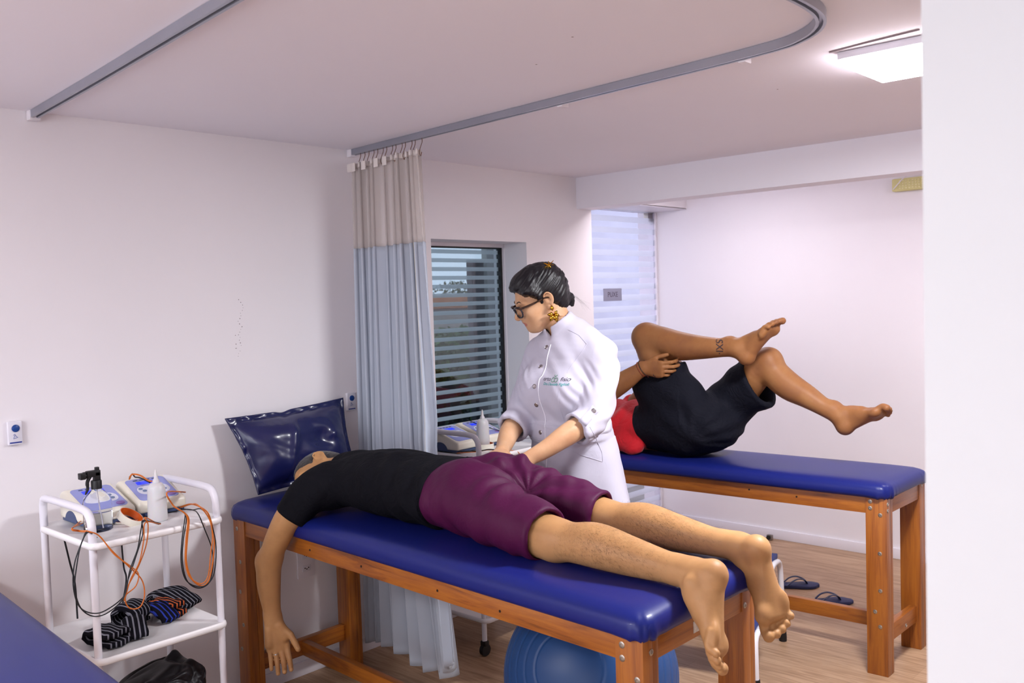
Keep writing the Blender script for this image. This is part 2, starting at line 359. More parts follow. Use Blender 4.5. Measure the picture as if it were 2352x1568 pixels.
# ------------------------------------------------------------------ treatment tables
def mapq(c):                      # bilinear map of a unit square onto the table's plan
    FL,FR,RR,RL=[np.array(p,float) for p in c]
    W_=(np.linalg.norm(FR-FL)); D_=np.linalg.norm(RL-FL)
    def f(u,v,z):
        s=u/W_; t=v/D_; p=FL*(1-s)*(1-t)+FR*s*(1-t)+RR*s*t+RL*(1-s)*t; return (p[0],p[1],z)
    return f,W_,D_
def cushion(name,mp,W_,D_,z0,z1,parent,ov=.018,rc=.035,fold=1,seed=1):
    rings=[]; NN=[]; rnd=random.Random(seed)
    def rrect(ins,rad,n=14,side=40):
        x0,x1,y0,y1=-ov+ins,W_+ov-ins,-ov+ins,D_+ov-ins; rad=max(rad,.004); P=[]
        cs=[(x1-rad,y0+rad,-90),(x1-rad,y1-rad,0),(x0+rad,y1-rad,90),(x0+rad,y0+rad,180)]
        for q,(cx,cy,a0) in enumerate(cs):
            for k in range(n+1):
                a=R(a0+90*k/n); P.append((cx+rad*math.cos(a),cy+rad*math.sin(a)))
            nx=cs[(q+1)%4]; a=R(a0+90); sx,sy=cx+rad*math.cos(a),cy+rad*math.sin(a); ex,ey=nx[0]+rad*math.cos(R(nx[2])),nx[1]+rad*math.sin(R(nx[2]))
            for k in range(1,side): P.append((sx+(ex-sx)*k/side,sy+(ey-sy)*k/side))
        return P
    h=z1-z0
    prof=[(.03,.0),(.012,0),(.003,h*.08),(0.0,h*.22),(0.0,h*.4),(.002,h*.56),(.008,h*.72),(.02,h*.86),(.038,h*.95),(.065,h*.99),(.11,h),(.17,h*1.0),(.22,h)]
    for ins,dz in prof:
        P=rrect(ins,max(rc+.02-ins*.5,.01)); ring=[]
        for i,(x,y) in enumerate(P):
            dx=0;dz2=0
            # gathered folds at corners
            dcx=min(abs(x+ov),abs(x-W_-ov)); dcy=min(abs(y+ov),abs(y-D_-ov)); d=math.hypot(dcx,dcy)
            kf=math.exp(-(d/.07)**2)*fold*(1-dz/h)
            a=math.atan2(y-D_/2,x-W_/2); 
            push=kf*.0038*math.sin(i*1.55+.6*math.sin(i*.7))
            nx=(x-W_/2);ny=(y-D_/2); L=math.hypot(nx,ny); 
            dz2=-kf*.012*(.6+.4*math.sin(i*1.1)); 
            if dz>h*.85: dz2=-.004*math.exp(-(d/.12)**2)
            ring.append(mp(x+nx/L*push,y+ny/L*push,z0+dz+dz2))
        rings.append(ring)
    n=len(rings[0]); v=[p for r in rings for p in r]; f=[]
    for k in range(len(rings)-1):
        for j in range(n): f.append((k*n+j,k*n+(j+1)%n,(k+1)*n+(j+1)%n,(k+1)*n+j))
    f.append(tuple(range(n))[::-1]); f.append(tuple((len(rings)-1)*n+j for j in range(n)))
    return obj(name,v,f,M['vinyl'],parent,smooth=True)
def bolt(pos,nrm,parent,r=.0085):
    q=Vector(nrm).to_track_quat('Z','Y').to_matrix()
    MB().lathe([(r,-.001),(r,.0012),(r*.75,.0022),(r*.42,.0024),(r*.38,.0008),(.0006,.0006)],pos,14,rot=q).build('bolt',M['steel'],parent,auto=30)
def knot(pos,nrm,parent,r=.004):
    q=Vector(nrm).to_track_quat('Z','Y').to_matrix()
    MB().lathe([(r,-.001),(r,.0006),(.0004,.0006)],pos,10,rot=q).build('screw_hole',M['hole'],parent,auto=None)
def table(c,ztop,h,label,bolts=(),holes=(),lw=.085,ld=.068,rail=.062,str_z=(.14,.205),fold=1,seed=1):
    mp,W_,D_=mapq(c); ct=mp(W_/2,D_/2,0)
    t=empty('treatment_table',ct,label,'treatment table','blue padded wooden treatment tables')
    cushion('padded_top',mp,W_,D_,ztop,ztop+h,t,fold=fold,seed=seed)
    for (u,v) in ((0,0),(W_-lw,0),(W_-lw,D_-ld),(0,D_-ld)):
        mb=MB(); k=.6*lw; mb.box((u,v,0),(u+lw,v+ld*.62,ztop),.002,mp); mb.box((u+.001,v+ld*.62+.0012,0),(u+lw-.001,v+ld,ztop),.002,mp)
        mb.build('leg',WOOD[2],t)
    for v in (.004,D_-.030): MB().box((lw+.0008,v,ztop-rail),(W_-lw-.0008,v+.026,ztop),.0015,mp).build('long_rail',WOOD[0],t)
    for u in (.004,W_-.034): MB().box((u,ld+.0008,ztop-rail),(u+.03,D_-ld-.0008,ztop),.0015,mp).build('end_rail',WOOD[1],t)
    for u in (.02,W_-.05): MB().box((u,ld-.02,str_z[0]),(u+.032,D_-ld+.02,str_z[1]),.002,mp).build('end_stretcher',WOOD[1],t)
    MB().box((.05,D_/2-.016,str_z[0]+.004),(W_-.05,D_/2+.016,str_z[1]-.004),.002,mp).build('long_stretcher',WOOD[0],t)
    MB().box((.02,.02,ztop-.014),(W_-.02,D_-.02,ztop+.004),.001,mp).build('board_base',WOOD[0],t)
    for (u,z,side) in bolts:
        if side=='f': bolt(mp(u,-.0002,z),(0,-1,0),t)
        else: bolt(mp(W_+.0002,u,z),(1,0,0),t)
    for (u,z) in holes: knot(mp(u,.0035,z),(0,-1,0),t)
    return t,mp,W_,D_
T1,mp1,W1,D1=table([(.09,1.905),(2.105,1.795),(2.105,2.352),(.085,2.462)],.77,.072,'wooden treatment table with blue padding under the man lying face down',
   bolts=[(W,z,'f') for W,z in ((1.955,.748),(1.955,.715),(2.0,.672),(.03,.73),(.045,.60),(.035,.48),(.05,.35),(.03,.25))]+[(.035,.735,'e'),(.50,.725,'e')],
   holes=((.33,.745),(.55,.735),(.86,.735),(1.25,.735),(1.52,.733)),str_z=(.145,.21),seed=2)
T2,mp2,W2,D2=table([(.06,3.665),(1.958,3.752),(1.962,4.20),(.06,4.11)],.739,.068,'wooden treatment table with blue padding under the man holding his knee',
   bolts=[(u,z,'f') for u,z in ((1.835,.722),(1.835,.695),(1.875,.67),(1.872,.51),(1.872,.355),(1.85,.265),(1.87,.205),)]+[(.012,.715,'e'),(.012,.688,'e'),(.40,.73,'e'),(.2,.16,'e')],
   holes=((1.30,.712),(1.52,.705)),lw=.085,rail=.068,str_z=(.122,.192),seed=3)
T3,mp3,W3,D3=table([(.02,.36),(1.97,.20),(2.01,.80),(.05,.955)],.742,.072,'blue padded treatment table cropped at the bottom left corner',seed=4)
# sticker on T1's right end rail
s=MB()
p0=mp1(W1-.0032,.20,.742); 
s.box((W1-.0038,.235,.722),(W1-.0026,.315,.752),.0002,mp1); s.build('paper_label',mat('printed_label','cfc9c0',.5,var=.25,vs=90),T1)
# ------------------------------------------------------------------ pillow
from mathutils import noise as mnoise
def nz(x,y,z=0,s=1): return mnoise.noise(Vector((x*s,y*s,z*s)))
def pillow():
    BL=np.array([.150,1.985,.852]);BR=np.array([.155,2.475,.862]);TL=np.array([.062,1.905,1.160]);TR=np.array([.060,2.485,1.185])
    nu,nv=90,64; nrm=np.array([.94,0,.34]); body=[[],[]]; fl=.045
    v=[];f=[]
    def P(u,w_,side):
        p=BL*(1-u)*(1-w_)+BR*u*(1-w_)+TR*u*w_+TL*(1-u)*w_
        eu=min(u,1-u)*.57; ew=min(w_,1-w_)*.33; d=min(eu,ew)
        # outline scallop, dip in the top seam
        q=p.copy()
        if w_>.5: q=q+np.array([0,0,1])*(-.008*math.exp(-((u-.45)/.05)**2)*((w_-.5)*2)**2)
        ins=-.014*math.sin(math.pi*u)**1*(2*w_-1)**3*.6; q=q+np.array([0,0,1])*ins
        ins=.016*math.sin(math.pi*w_)*(2*u-1)**3; q=q-np.array([0,1,0])*ins
        if d<fl*.5: th=.0035+.004*max(0,nz(u*9,w_*9,3)); wv=.007*nz(u*16,w_*11,1)*min(1,d/.01+.3)
        else:
            a=min(1,(eu-fl*.5)/.15); b=min(1,(ew-fl*.5)/.11); th=.004+.072*(math.sin(a*math.pi/2)*math.sin(b*math.pi/2))**.75; wv=0
        wr=0
        if d>fl*.5:
            e=min(1,(d-fl*.5)/.03)
            wr=.008*e*nz(u*4+2*w_,w_*4,7)+.0025*e*abs(nz(u*9+4*w_,w_*7,2))
            cx,cw=.66,.52; r2=((u-cx)/.10)**2+((w_-cw)/.13)**2
            wr+=-.020*math.exp(-r2)*side+.012*math.exp(-((u-.76)/.06)**2-((w_-.53)/.06)**2)
            wr+=.010*math.exp(-((u-.30-.25*(w_-.2))/.035)**2)*max(0,math.sin(w_*3.1))
        return q+nrm*((th+wr)*side*(1 if side>0 else .55)+wv)
    for side in (1,-1):
        for j in range(nv+1):
            for i in range(nu+1): v.append(P(i/nu,j/nv,side))
    N=(nu+1)*(nv+1)
    for s_ in (0,1):
        for j in range(nv):
            for i in range(nu):
                a=s_*N+j*(nu+1)+i; q=(a,a+1,a+nu+2,a+nu+1); f.append(q if s_==0 else q[::-1])
    edge=[i for i in range(nu+1)]+[j*(nu+1)+nu for j in range(1,nv+1)]+[nv*(nu+1)+i for i in range(nu-1,-1,-1)]+[j*(nu+1) for j in range(nv-1,0,-1)]
    for k in range(len(edge)):
        a=edge[k];b=edge[(k+1)%len(edge)]; f.append((b,a,a+N,b+N))
    o=obj('pillow',v,f,M['pillow'],None,smooth=True)
    tag(o,'glossy navy blue vinyl pillow leaning against the wall at the head of the treatment table','pillow')
pillow()
# ------------------------------------------------------------------ wall plates
def switch(y,z,label):
    t=empty('call_button',(0,y,z),label,'call button')
    MB().box((0,y-.0225,z-.040),(.017,y+.0225,z+.040),.004).build('housing',M['white'],t)
    MB().lathe([(.0125,0),(.0125,.003),(.010,.0045),(.0006,.0048)],(.017,y+.001,z+.016),20,rot=Euler((0,R(90),0)).to_matrix()).build('button',mat('button_blue','123f86',.4,var=.05),t)
    MB().box((.0165,y-.019,z-.0345),(.0176,y+.019,z-.030),.0003).build('blue_strip',mat('strip_blue','22358c',.4,var=0),t)
    g=MB(); s_=.0008
    g.tube([(.0175,y-.007,z-.006),(.0175,y-.003,z-.003),(.0175,y+.002,z-.012),(.0175,y+.007,z-.015),(.0175,y-.007,z-.019),(.0175,y-.003,z-.008)],s_,5,closed=True); g.build('bell_symbol',mat('symbol_blue','3b56a8',.5,var=0),t)
switch(1.150,1.197,'white call button with blue round button on the wall above the trolley')
switch(2.566,1.157,'white call button with blue round button on the wall beside the curtain')
oy,oz=2.295,.487
t=empty('wall_outlet',(0,oy,oz),'white double power outlet low on the wall under the table','outlet')
MB().box((0,oy-.043,oz-.068),(.007,oy+.043,oz+.068),.002).build('cover_plate',M['trim'],t)
for dz in (.028,-.028):
    q=MB(); q.box((.0068,oy-.022,oz+dz-.013),(.010,oy+.022,oz+dz+.013),.002); sk=q.build('socket',M['white'],t)
    q=MB()
    for dy in (-.009,0,.009): q.lathe([(.003,0),(.0028,.0006),(.0004,.0006)],(.010,oy+dy,oz+dz+(-.003 if dy==0 else .002)),10,rot=Euler((0,R(90),0)).to_matrix())
    q.build('pin_holes',M['hole'],sk)
# ------------------------------------------------------------------ curtain
def curtain():
    c=empty('curtain',(.3,2.6,0),'pale blue-grey hospital curtain with net top gathered at the wall','curtain')
    S=360
    def pt(s,z,zt):
        # s along the cloth; folds fade out near the free right edge at the bottom
        k=(zt-z)/zt
        xl=.045+.0*k; xr=.545+.07*k+.34*max(0,k-.55)
        x=xl+(xr-xl)*s
        am=.030+.014*k; 
        if s>.80: am*=max(.25,1-(s-.80)*3.5*min(1,k*1.6+.3))
        ph=s*9.6+.35*math.sin(s*7)+.5*k*math.sin(3*s+1)
        y=2.612-.050*s+am*math.sin(2*math.pi*ph)+.010*math.sin(2*math.pi*ph*.37+2+k*2)
        x+=.010*math.sin(4*math.pi*ph+k)
        if s>.78 and k>.5: y-= .13*((s-.78)/.22)*(k-.5)*2
        return x,y
    def sheet(z0f,z1,n,name,mt,th):
        v=[];f=[]
        for j in range(n+1):
            for i in range(S+1):
                s=i/S; z=z0f(s)+(z1-z0f(s))*j/n; x,y=pt(s,z,2.22)
                x=max(x,.02)
                v.append((x,y,z))
        for j in range(n):
            for i in range(S): a=j*(S+1)+i; f.append((a,a+1,a+S+2,a+S+1))
        o=obj(name,v,f,mt,c,smooth=True); md=o.modifiers.new('thick','SOLIDIFY'); md.thickness=th; return o
    fab=mat('curtain_fabric','b7bfcc',.75,var=.02,bump=.15,bs=400,bd=.0006,sheen=.2)
    hem=lambda s: .055+.02*math.sin(9*s)+(.11*max(0,(s-.80)/.2)**1.3 if s>.8 else 0)-(.03 if .74<s<.8 else 0)
    sheet(hem,1.842,70,'cloth_panel',fab,.0012)
    # net
    m,nt,b=nmat('curtain_net'); b.inputs['Base Color'].default_value=lin('d9d0cc'); b.inputs['Roughness'].default_value=.8; b.inputs['Alpha'].default_value=.34
    b.inputs['Transmission Weight'].default_value=0
    sheet(lambda s:1.840,2.212,12,'net_panel',m,.0004)
    v=[];f=[]
    for j in range(2):
        for i in range(S+1):
            x,y=pt(i/S,2.2,2.22); v.append((x,y-.0012,2.196+.022*j))
    for i in range(S): f.append((i,i+1,i+S+2,i+S+1))
    o=obj('header_tape',v,f,mat('header_tape_white','ded6d2',.8),c,smooth=True); md=o.modifiers.new('t','SOLIDIFY'); md.thickness=.0012
    # flaps of gathered tape and hooks
    for i,(xx) in enumerate((.055,.085,.16,.25,.31)):
        mb=MB(); mb.box((xx,2.585-.05*xx-.022,2.178),(xx+.028,2.585-.05*xx-.019,2.215),.001); mb.build('tape_flap',bpy.data.materials['header_tape_white'],c)
    for i in range(14):
        xx=.10+.44*i/13+.006*math.sin(i*3); yy=2.612-.085*xx
        mb=MB(); mb.tube(cr([(xx,yy,2.262),(xx+.004,yy-.004,2.245),(xx,yy-.01,2.225),(xx-.003,yy-.014,2.205),(xx+.003,yy-.012,2.190),(xx+.005,yy-.008,2.205)],4),.0016,5)
        mb.build('hook',mat('hook_brown','6b4a3c',.5) if i==0 else bpy.data.materials['hook_brown'],c)
    # beige seam
    v=[];f=[];n=60
    for j in range(n+1):
        z=.25+(1.84-.25)*j/n; x,y=pt(.895,z,2.22); x2,y2=pt(.915,z,2.22)
        v+= [(x,y-.0025,z),(x2,y2-.0025,z)]
    for j in range(n): f.append((2*j,2*j+1,2*j+3,2*j+2))
    o=obj('beige_seam',v,f,mat('seam_beige','cfc6b2',.8),c,smooth=True); md=o.modifiers.new('t','SOLIDIFY'); md.thickness=.0008
curtain()
# ------------------------------------------------------------------ trolleys
TZ=.90
def trolley(x0,x1,y0,y1,label):
    t=empty('trolley',((x0+x1)/2,(y0+y1)/2,0),label,'trolley','white tubular two-handled trolleys')
    def tray(z,name,th=.022):
        rr=.055; P=[]
        for cx,cy,a0 in ((x1-.03,y0+.03,-90),(x1-.03,y1-.03,0),(x0+rr,y1-rr,90),(x0+rr,y0+rr,180)):
            r_=.03 if a0 in(-90,0) else rr
            for k in range(9): a=R(a0+90*k/8); P.append((cx+r_*math.cos(a),cy+r_*math.sin(a)))
        prof=[(.008,-th),(.002,-th+.003),(0,-th*.5),(.002,-.003),(.006,0),(.012,0),(.016,-.003),(.1,-.003)]
        cx,cy=(x0+x1)/2,(y0+y1)/2; v=[];f=[]
        for ins,dz in prof:
            for (x,y) in P:
                d=math.hypot(x-cx,y-cy); k=1-ins/d if ins<.09 else .3; v.append((cx+(x-cx)*k,cy+(y-cy)*k,z+dz))
        n=len(P)
        for a in range(len(prof)-1):
            for j in range(n): f.append((a*n+j,a*n+(j+1)%n,(a+1)*n+(j+1)%n,(a+1)*n+j))
        f.append(tuple(range(n))[::-1]); f.append(tuple((len(prof)-1)*n+j for j in range(n)))
        obj(name,v,f,M['tray'],t,auto=50)
    tray(TZ,'top_tray'); tray(.545,'shelf'); tray(.17,'shelf')
    r=.0125
    for yy in (y0+.016,y1-.016):
        xa,xb=x0+.035,x1-.03
        mb=MB(); mb.tube(cr([(xa,yy,TZ-.02),(xa,yy,TZ+.05),(xa+.006,yy,TZ+.078),(xa+.03,yy,TZ+.092),((xa+xb)/2,yy,TZ+.094),(xb-.05,yy,TZ+.092),(xb-.012,yy,TZ+.075),(xb,yy,TZ+.04),(xb,yy,TZ-.02)],8),r,14)
        mb.build('handle',M['white'],t)
        for xx in (xa,xb):
            MB().tube([(xx,yy,.065),(xx,yy,TZ-.018)],r*.92,14).build('post',M['white'],t)
            ca=MB(); ca.tube([(xx-.011,yy,.026),(xx+.011,yy,.026)],.026,18); k=ca.build('caster',M['black'],t)
            MB().box((xx-.016,yy-.014,.044),(xx+.016,yy+.014,.068),.006).build('caster_fork',M['black'],k)
    return t
TA=trolley(.13,.565,1.155,1.60,'white metal trolley holding two machines and socks beside the left wall')
TB=trolley(.075,.51,2.885,3.33,'white metal trolley in front of the striped window behind the curtain')
TB['label']='white metal trolley in front of the striped window, behind the woman'
def unit(x,y,label,rz=0,w=.168,d=.205,z=TZ-.003):
    # front edge towards +x; local x depth, y width
    t=empty('electrotherapy_unit',(x,y,z),label,'therapy machine','small cream electrotherapy machines with lavender panels')
    hw=w/2; ca,sa=math.cos(R(rz)),math.sin(R(rz))
    def L(px,py,pz): return (x+px*ca-py*sa,y+px*sa+py*ca,z+pz)
    def sec(y_,ins,zb,zt0,zt1):      # side section outline, from front bottom round to rear
        return [(d/2-ins,zb),(d/2-ins,zt0),(-d/2+ins+.03,zt1),(-d/2+ins,zt1-.012),(-d/2+ins,zb)]
    def shell(name,ins,zb,zt0,zt1,m,rad=.014):
        bm=bmesh.new(); vs=[]
        for yy in (-hw+ins,hw-ins): vs.append([bm.verts.new(Vector((a,yy,b))) for a,b in sec(yy,ins,zb,zt0,zt1)])
        n=5; bm.faces.new(vs[0]); bm.faces.new(vs[1][::-1])
        for k in range(n): bm.faces.new((vs[0][k],vs[1][k],vs[1][(k+1)%n],vs[0][(k+1)%n]))
        bmesh.ops.recalc_face_normals(bm,faces=bm.faces[:])
        bmesh.ops.bevel(bm,geom=bm.edges[:],offset=rad,segments=4,affect='EDGES',profile=.5,clamp_overlap=True)
        bm.verts.ensure_lookup_table(); v=[L(*q.co) for q in bm.verts]; f=[[q.index for q in fc.verts] for fc in bm.faces]; bm.free()
        return obj(name,v,f,m,t,auto=40)
    shell('lower_shell',.006,.004,.020,.052,M['slate'],.004)
    shell('upper_shell',0,.014,.050,.108,M['cream'],.011)
    # sloped control panel
    sl=(.108-.050)/(d-.03); ang=math.atan(sl)
    x_f,x_r=d/2-.016,-d/2+.040
    def S(px,py,h): # point on slope
        zz=.050+(d/2-px)*sl; return L(px+h*math.sin(ang),py,zz+h*math.cos(ang))
    def patch(xa,xb,ya,yb,h0,h1,name,m,parent,rad=.3):
        P=[]; r=min(abs(xb-xa),abs(yb-ya))*rad
        for cx,cy,a0 in ((xb-r,yb-r,0),(xa+r,yb-r,90),(xa+r,ya+r,180),(xb-r,ya+r,270)):
            for k in range(7): a=R(a0+90*k/6); P.append((cx+r*math.cos(a),cy+r*math.sin(a)))
        v=[S(px,py,h0) for px,py in P]+[S(px,py,h1) for px,py in P]; n=len(P)
        f=[(k,(k+1)%n,n+(k+1)%n,n+k) for k in range(n)]+[tuple(range(n,2*n))]
        return obj(name,v,f,m,parent,auto=30)
    p=patch(x_r,x_f,-hw+.016,hw-.016,-.003,.0012,'control_panel',M['panel'],t,.12)
    patch(x_r+.022,x_r+.042,-.036,.036,.001,.0020,'screen',M['lcd'],p,.1)
    for k in range(4): patch(x_r+.008,x_r+.014,-.040+.022*k,-.026+.022*k,.001,.0018,'small_key',M['slate'],p,.3)
    patch(x_r+.055,x_r+.112,-.052,.058,.001,.0016,'printed_field',M['panelw'],p,.45)
    for (a,b) in ((.066,-.038),(.082,-.030),(.070,.0),(.066,.036),(.086,.038)): patch(x_r+a,x_r+a+.012,b-.007,b+.007,.0015,.0035,'key',mat('key_grey','6f83a8',.4) if 'key_grey' not in bpy.data.materials else bpy.data.materials['key_grey'],p,.48)
    patch(x_r+.085,x_r+.112,-.016,.012,.0015,.010,'dial',M['cream'],p,.49)
    patch(x_f-.026,x_f-.008,hw-.052,hw-.024,.0015,.0032,'power_key',M['purple'],p,.49)
    # side grip recess
    for sy in (-1,1):
        q=[]
        for k in range(13):
            a=math.pi*k/12; q.append((-.01+.045*math.cos(a),.012+.036*math.sin(a)))
        vv=[L(a,sy*(hw-.001),b) for a,b in q]+[L(a,sy*(hw+.0014),b) for a,b in q]; n=len(q)
        MB().add(vv,[(k,(k+1)%n,n+(k+1)%n,n+k) for k in range(n)]+[tuple(range(n))[::-1],tuple(range(n,2*n))]).build('side_grip',M['slate'],t)
    q=MB(); q.box((d/2-.004,-hw+.02,.006),(d/2+.002,hw-.02,.015),.001); q.v=[L(*p_) for p_ in q.v]; q.build('front_port_strip',M['slate'],t)
    return t
u1=at(192,1150,z=TZ+.03); u2=at(345,1130,z=TZ+.03)
unit(.245,1.315,'cream and lavender electrotherapy machine behind the spray bottle',0)
unit(.245,1.500,'cream and lavender electrotherapy machine behind the white squeeze bottle',-4)
unit(.235,2.985,'cream electrotherapy machine next to the curtain edge on the window trolley',4)
unit(.215,3.185,'cream electrotherapy machine next to the woman on the window trolley',0)
# ---- spray bottle
def spray():
    cx,cy,z=.385,1.255,TZ-.003
    t=empty('spray_bottle',(cx,cy,z),'clear plastic spray bottle with black trigger on the left trolley','spray bottle')
    m,nt,b=nmat('clear_plastic'); b.inputs['Transmission Weight'].default_value=1; b.inputs['Roughness'].default_value=.03; b.inputs['IOR'].default_value=1.12; b.inputs['Base Color'].default_value=(.96,.97,1,1)
    MB().lathe([(.040,0),(.043,.003),(.043,.092),(.039,.106),(.026,.122),(.014,.134),(.012,.140)],(cx,cy,z),32,sx=.78,sy=1.05).build('bottle_body',m,t,auto=60)
    m2,nt,b=nmat('clear_liquid'); b.inputs['Transmission Weight'].default_value=1; b.inputs['Roughness'].default_value=.0; b.inputs['IOR'].default_value=1.2; b.inputs['Base Color'].default_value=(.97,.98,1,1)
    MB().lathe([(.0385,.002),(.0410,.006),(.0410,.060)],(cx,cy,z),32,sx=.77,sy=1.05).build('liquid',m2,t,auto=60)
    MB().lathe([(.0165,.136),(.0165,.160),(.015,.163)],(cx,cy,z),24).build('collar',M['black'],t)
    q=MB(); q.box((cx-.010,cy-.030,z+.176),(cx+.010,cy+.012,z+.196),.003); q.box((cx-.012,cy-.052,z+.172),(cx+.012,cy-.036,z+.192),.002)
    q.box((cx-.005,cy-.040,z+.186),(cx+.005,cy-.024,z+.194),.001); q.box((cx-.005,cy-.040,z+.173),(cx+.005,cy-.024,z+.180),.001); q.box((cx-.010,cy-.008,z+.160),(cx+.010,cy+.012,z+.192),.004); q.box((cx-.006,cy-.002,z+.186),(cx+.006,cy+.010,z+.205),.002)
    hd=q.build('spray_head',M['black'],t)
    q=MB(); q.tube(cr([(cx,cy-.018,z+.180),(cx,cy-.028,z+.160),(cx,cy-.028,z+.140),(cx,cy-.036,z+.122)],5),[.007,.007,.006,.006,.006,.006,.006,.006,.005,.005,.005,.005,.004,.004,.003,.003],8); q.build('trigger',M['black'],t)
    MB().tube([(cx,cy,z+.14),(cx+.003,cy+.01,z+.01)],.0018,6).build('dip_tube',M['white'],t)
spray()
frosted=mat('milky_plastic','d9d8da',.35,var=.01,sss=.4,trans=.15)
def squeeze(cx,cy,z,label):
    t=empty('squeeze_bottle',(cx,cy,z),label,'bottle','milky white squeeze bottles')
    MB().lathe([(.030,0),(.032,.003),(.031,.04),(.029,.095),(.027,.112),(.020,.124),(.011,.128)],(cx,cy,z),28).build('bottle_body',frosted,t,auto=60)
    MB().lathe([(.012,.126),(.011,.134),(.0065,.142),(.0045,.160),(.002,.170)],(cx,cy,z),18).build('nozzle',frosted,t,auto=60)
squeeze(.412,1.440,TZ-.003,'milky white squeeze bottle on the left trolley')
squeeze(.330,3.085,TZ+.012,'milky white squeeze bottle standing in a cream ring on the window trolley')
# ---- rubber straps rolled into rings
def ring(c,r,h,rot,label,th=.004,rubber=True):
    t=empty('rolled_strap',c,label,'strap')
    rm=Euler(rot).to_matrix()
    MB().lathe([(r-th*.4,0),(r,0),(r,h),(r-th*.4,h),(r-th*.4,0)],c,40,rot=rm,close=False).build('white_band',M['cream'],t)
    if rubber: MB().lathe([(r-th*.45,0),(r-th*.45,h),(r-th,h),(r-th,0),(r-th*.45,0)],c,40,rot=rm,close=False).build('orange_lining',M['orub'],t)
    return t
ring((.385,1.352,TZ+.010),.041,.024,(R(-22),R(26),0),'tilted white and orange rolled strap ring behind the spray bottle')
ring((.345,1.365,TZ-.002),.040,.007,(0,0,0),'flat white and orange rolled strap ring under the tilted one')
ring((.330,3.085,TZ-.003),.050,.026,(0,0,0),'cream rolled strap ring around the squeeze bottle on the window trolley')
# ---- cables
def cable(pts,m,label,r=.0019):
    tag(MB().tube(cr(pts,8),r,7).build('electrode_cable',m,auto=60),label,'cable','thin electrode cables hanging from the trolleys')
def px(pts,x): return [tuple(at(a,b,x=x)) for a,b in pts]
O,B=M['orange'],M['cblack']
cable([(.30,1.235,TZ+.02)]+px([(165,1215),(183,1220)],.50)+px([(203,1222),(225,1228),(258,1265),(295,1300),(325,1330),(332,1365),(322,1393),(300,1397),(288,1380),(292,1350),(318,1300),(336,1250),(340,1205),(333,1188)],.585)+[(.50,1.40,TZ+.004)],O,'orange cable looping down from the left end of the left trolley')
cable([(.30,1.24,TZ+.012)]+px([(165,1213),(183,1218)],.50)+px([(204,1220),(230,1232),(262,1272),(300,1300),(318,1318),(312,1345),(290,1365),(286,1378),(300,1330),(320,1290),(330,1240),(334,1200)],.59)+[(.50,1.405,TZ+.004)],O,'orange cable crossing another one below the left trolley tray')
cable([(.50,1.20,TZ+.004)]+px([(200,1221),(190,1240),(172,1290),(168,1340),(178,1385),(200,1405),(235,1405),(282,1372),(291,1340),(308,1290),(328,1225),(328,1195)],.578)+[(.50,1.40,TZ+.004)],B,'black cable in a deep loop at the left end of the left trolley')
cable([(.49,1.20,TZ+.004)]+px([(202,1222),(186,1250),(176,1300),(172,1350),(185,1395),(215,1415),(250,1405),(285,1370),(298,1310),(316,1260),(324,1215),(332,1196)],.595)+[(.49,1.41,TZ+.004)],B,'second black cable in a deep loop at the left end of the left trolley')
cable([tuple(at(148,1240,x=.2)),tuple(at(160,1290,x=.18)),tuple(at(172,1340,x=.16)),tuple(at(178,1420,x=.15))],B,'black power cord behind the left trolley post',.003)
cable([tuple(at(278,1235,x=.12)),tuple(at(284,1300,x=.12)),tuple(at(290,1330,x=.12)),tuple(at(281,1390,x=.12))],B,'black power cord hanging behind the middle of the left trolley',.003)
mid=[(384,1130),(396,1158),(408,1168),(424,1178)]
cable([(.30,1.60,TZ+.05)]+px(mid+[(434,1195),(430,1240),(428,1290),(440,1328),(463,1345),(480,1330),(490,1280),(492,1235),(484,1195),(472,1172)],.583)+[(.42,1.56,TZ+.03),(.35,1.55,TZ+.012)],O,'orange cable looping below the right end of the left trolley',.0026)
cable([(.30,1.60,TZ+.05)]+px(mid+[(431,1195),(427,1240),(426,1290),(436,1325),(462,1340),(478,1322),(484,1270),(488,1230),(480,1190),(455,1160)],.60)+[(.42,1.56,TZ+.03),(.36,1.55,TZ+.012)],O,'second orange cable looping below the right end of the left trolley')
cable([(.30,1.60,TZ+.05)]+px(mid+[(424,1195),(418,1240),(416,1290),(426,1330),(450,1346),(475,1342),(492,1315),(496,1255),(486,1205),(465,1170)],.59)+[(.42,1.56,TZ+.01),(.36,1.55,TZ+.008)],B,'black cable in the widest loop at the right end of the left trolley')
cable([(.30,1.60,TZ+.05)]+px(mid+[(428,1195),(421,1240),(419,1290),(430,1334),(455,1350),(480,1338),(489,1300),(486,1258),(470,1215),(455,1180)],.572)+[(.42,1.56,TZ+.01),(.36,1.55,TZ+.006)],B,'black cable inside the widest loop at the right end of the left trolley')
cable([tuple(at(297,1100,x=.14)),tuple(at(302,1090,x=.16)),tuple(at(312,1089,x=.18)),tuple(at(325,1093,x=.2)),tuple(at(340,1103,x=.24)),tuple(at(352,1105,x=.28))],O,'orange cable lying over the machine behind the white squeeze bottle',.003)
cable([tuple(at(297,1096,x=.14)),tuple(at(304,1088,x=.15)),tuple(at(310,1095,x=.17)),tuple(at(322,1097,x=.2)),tuple(at(345,1108,x=.25))],B,'black cable lying over the machine behind the white squeeze bottle',.0025)
cable([(.34,2.90,TZ+.004),(.40,2.96,TZ+.006),(.42,3.02,TZ+.008),(.45,3.06,TZ+.004),(.49,3.10,TZ+.002),(.515,3.14,TZ-.03),(.52,3.15,TZ-.2)],O,'orange cable on the window trolley')
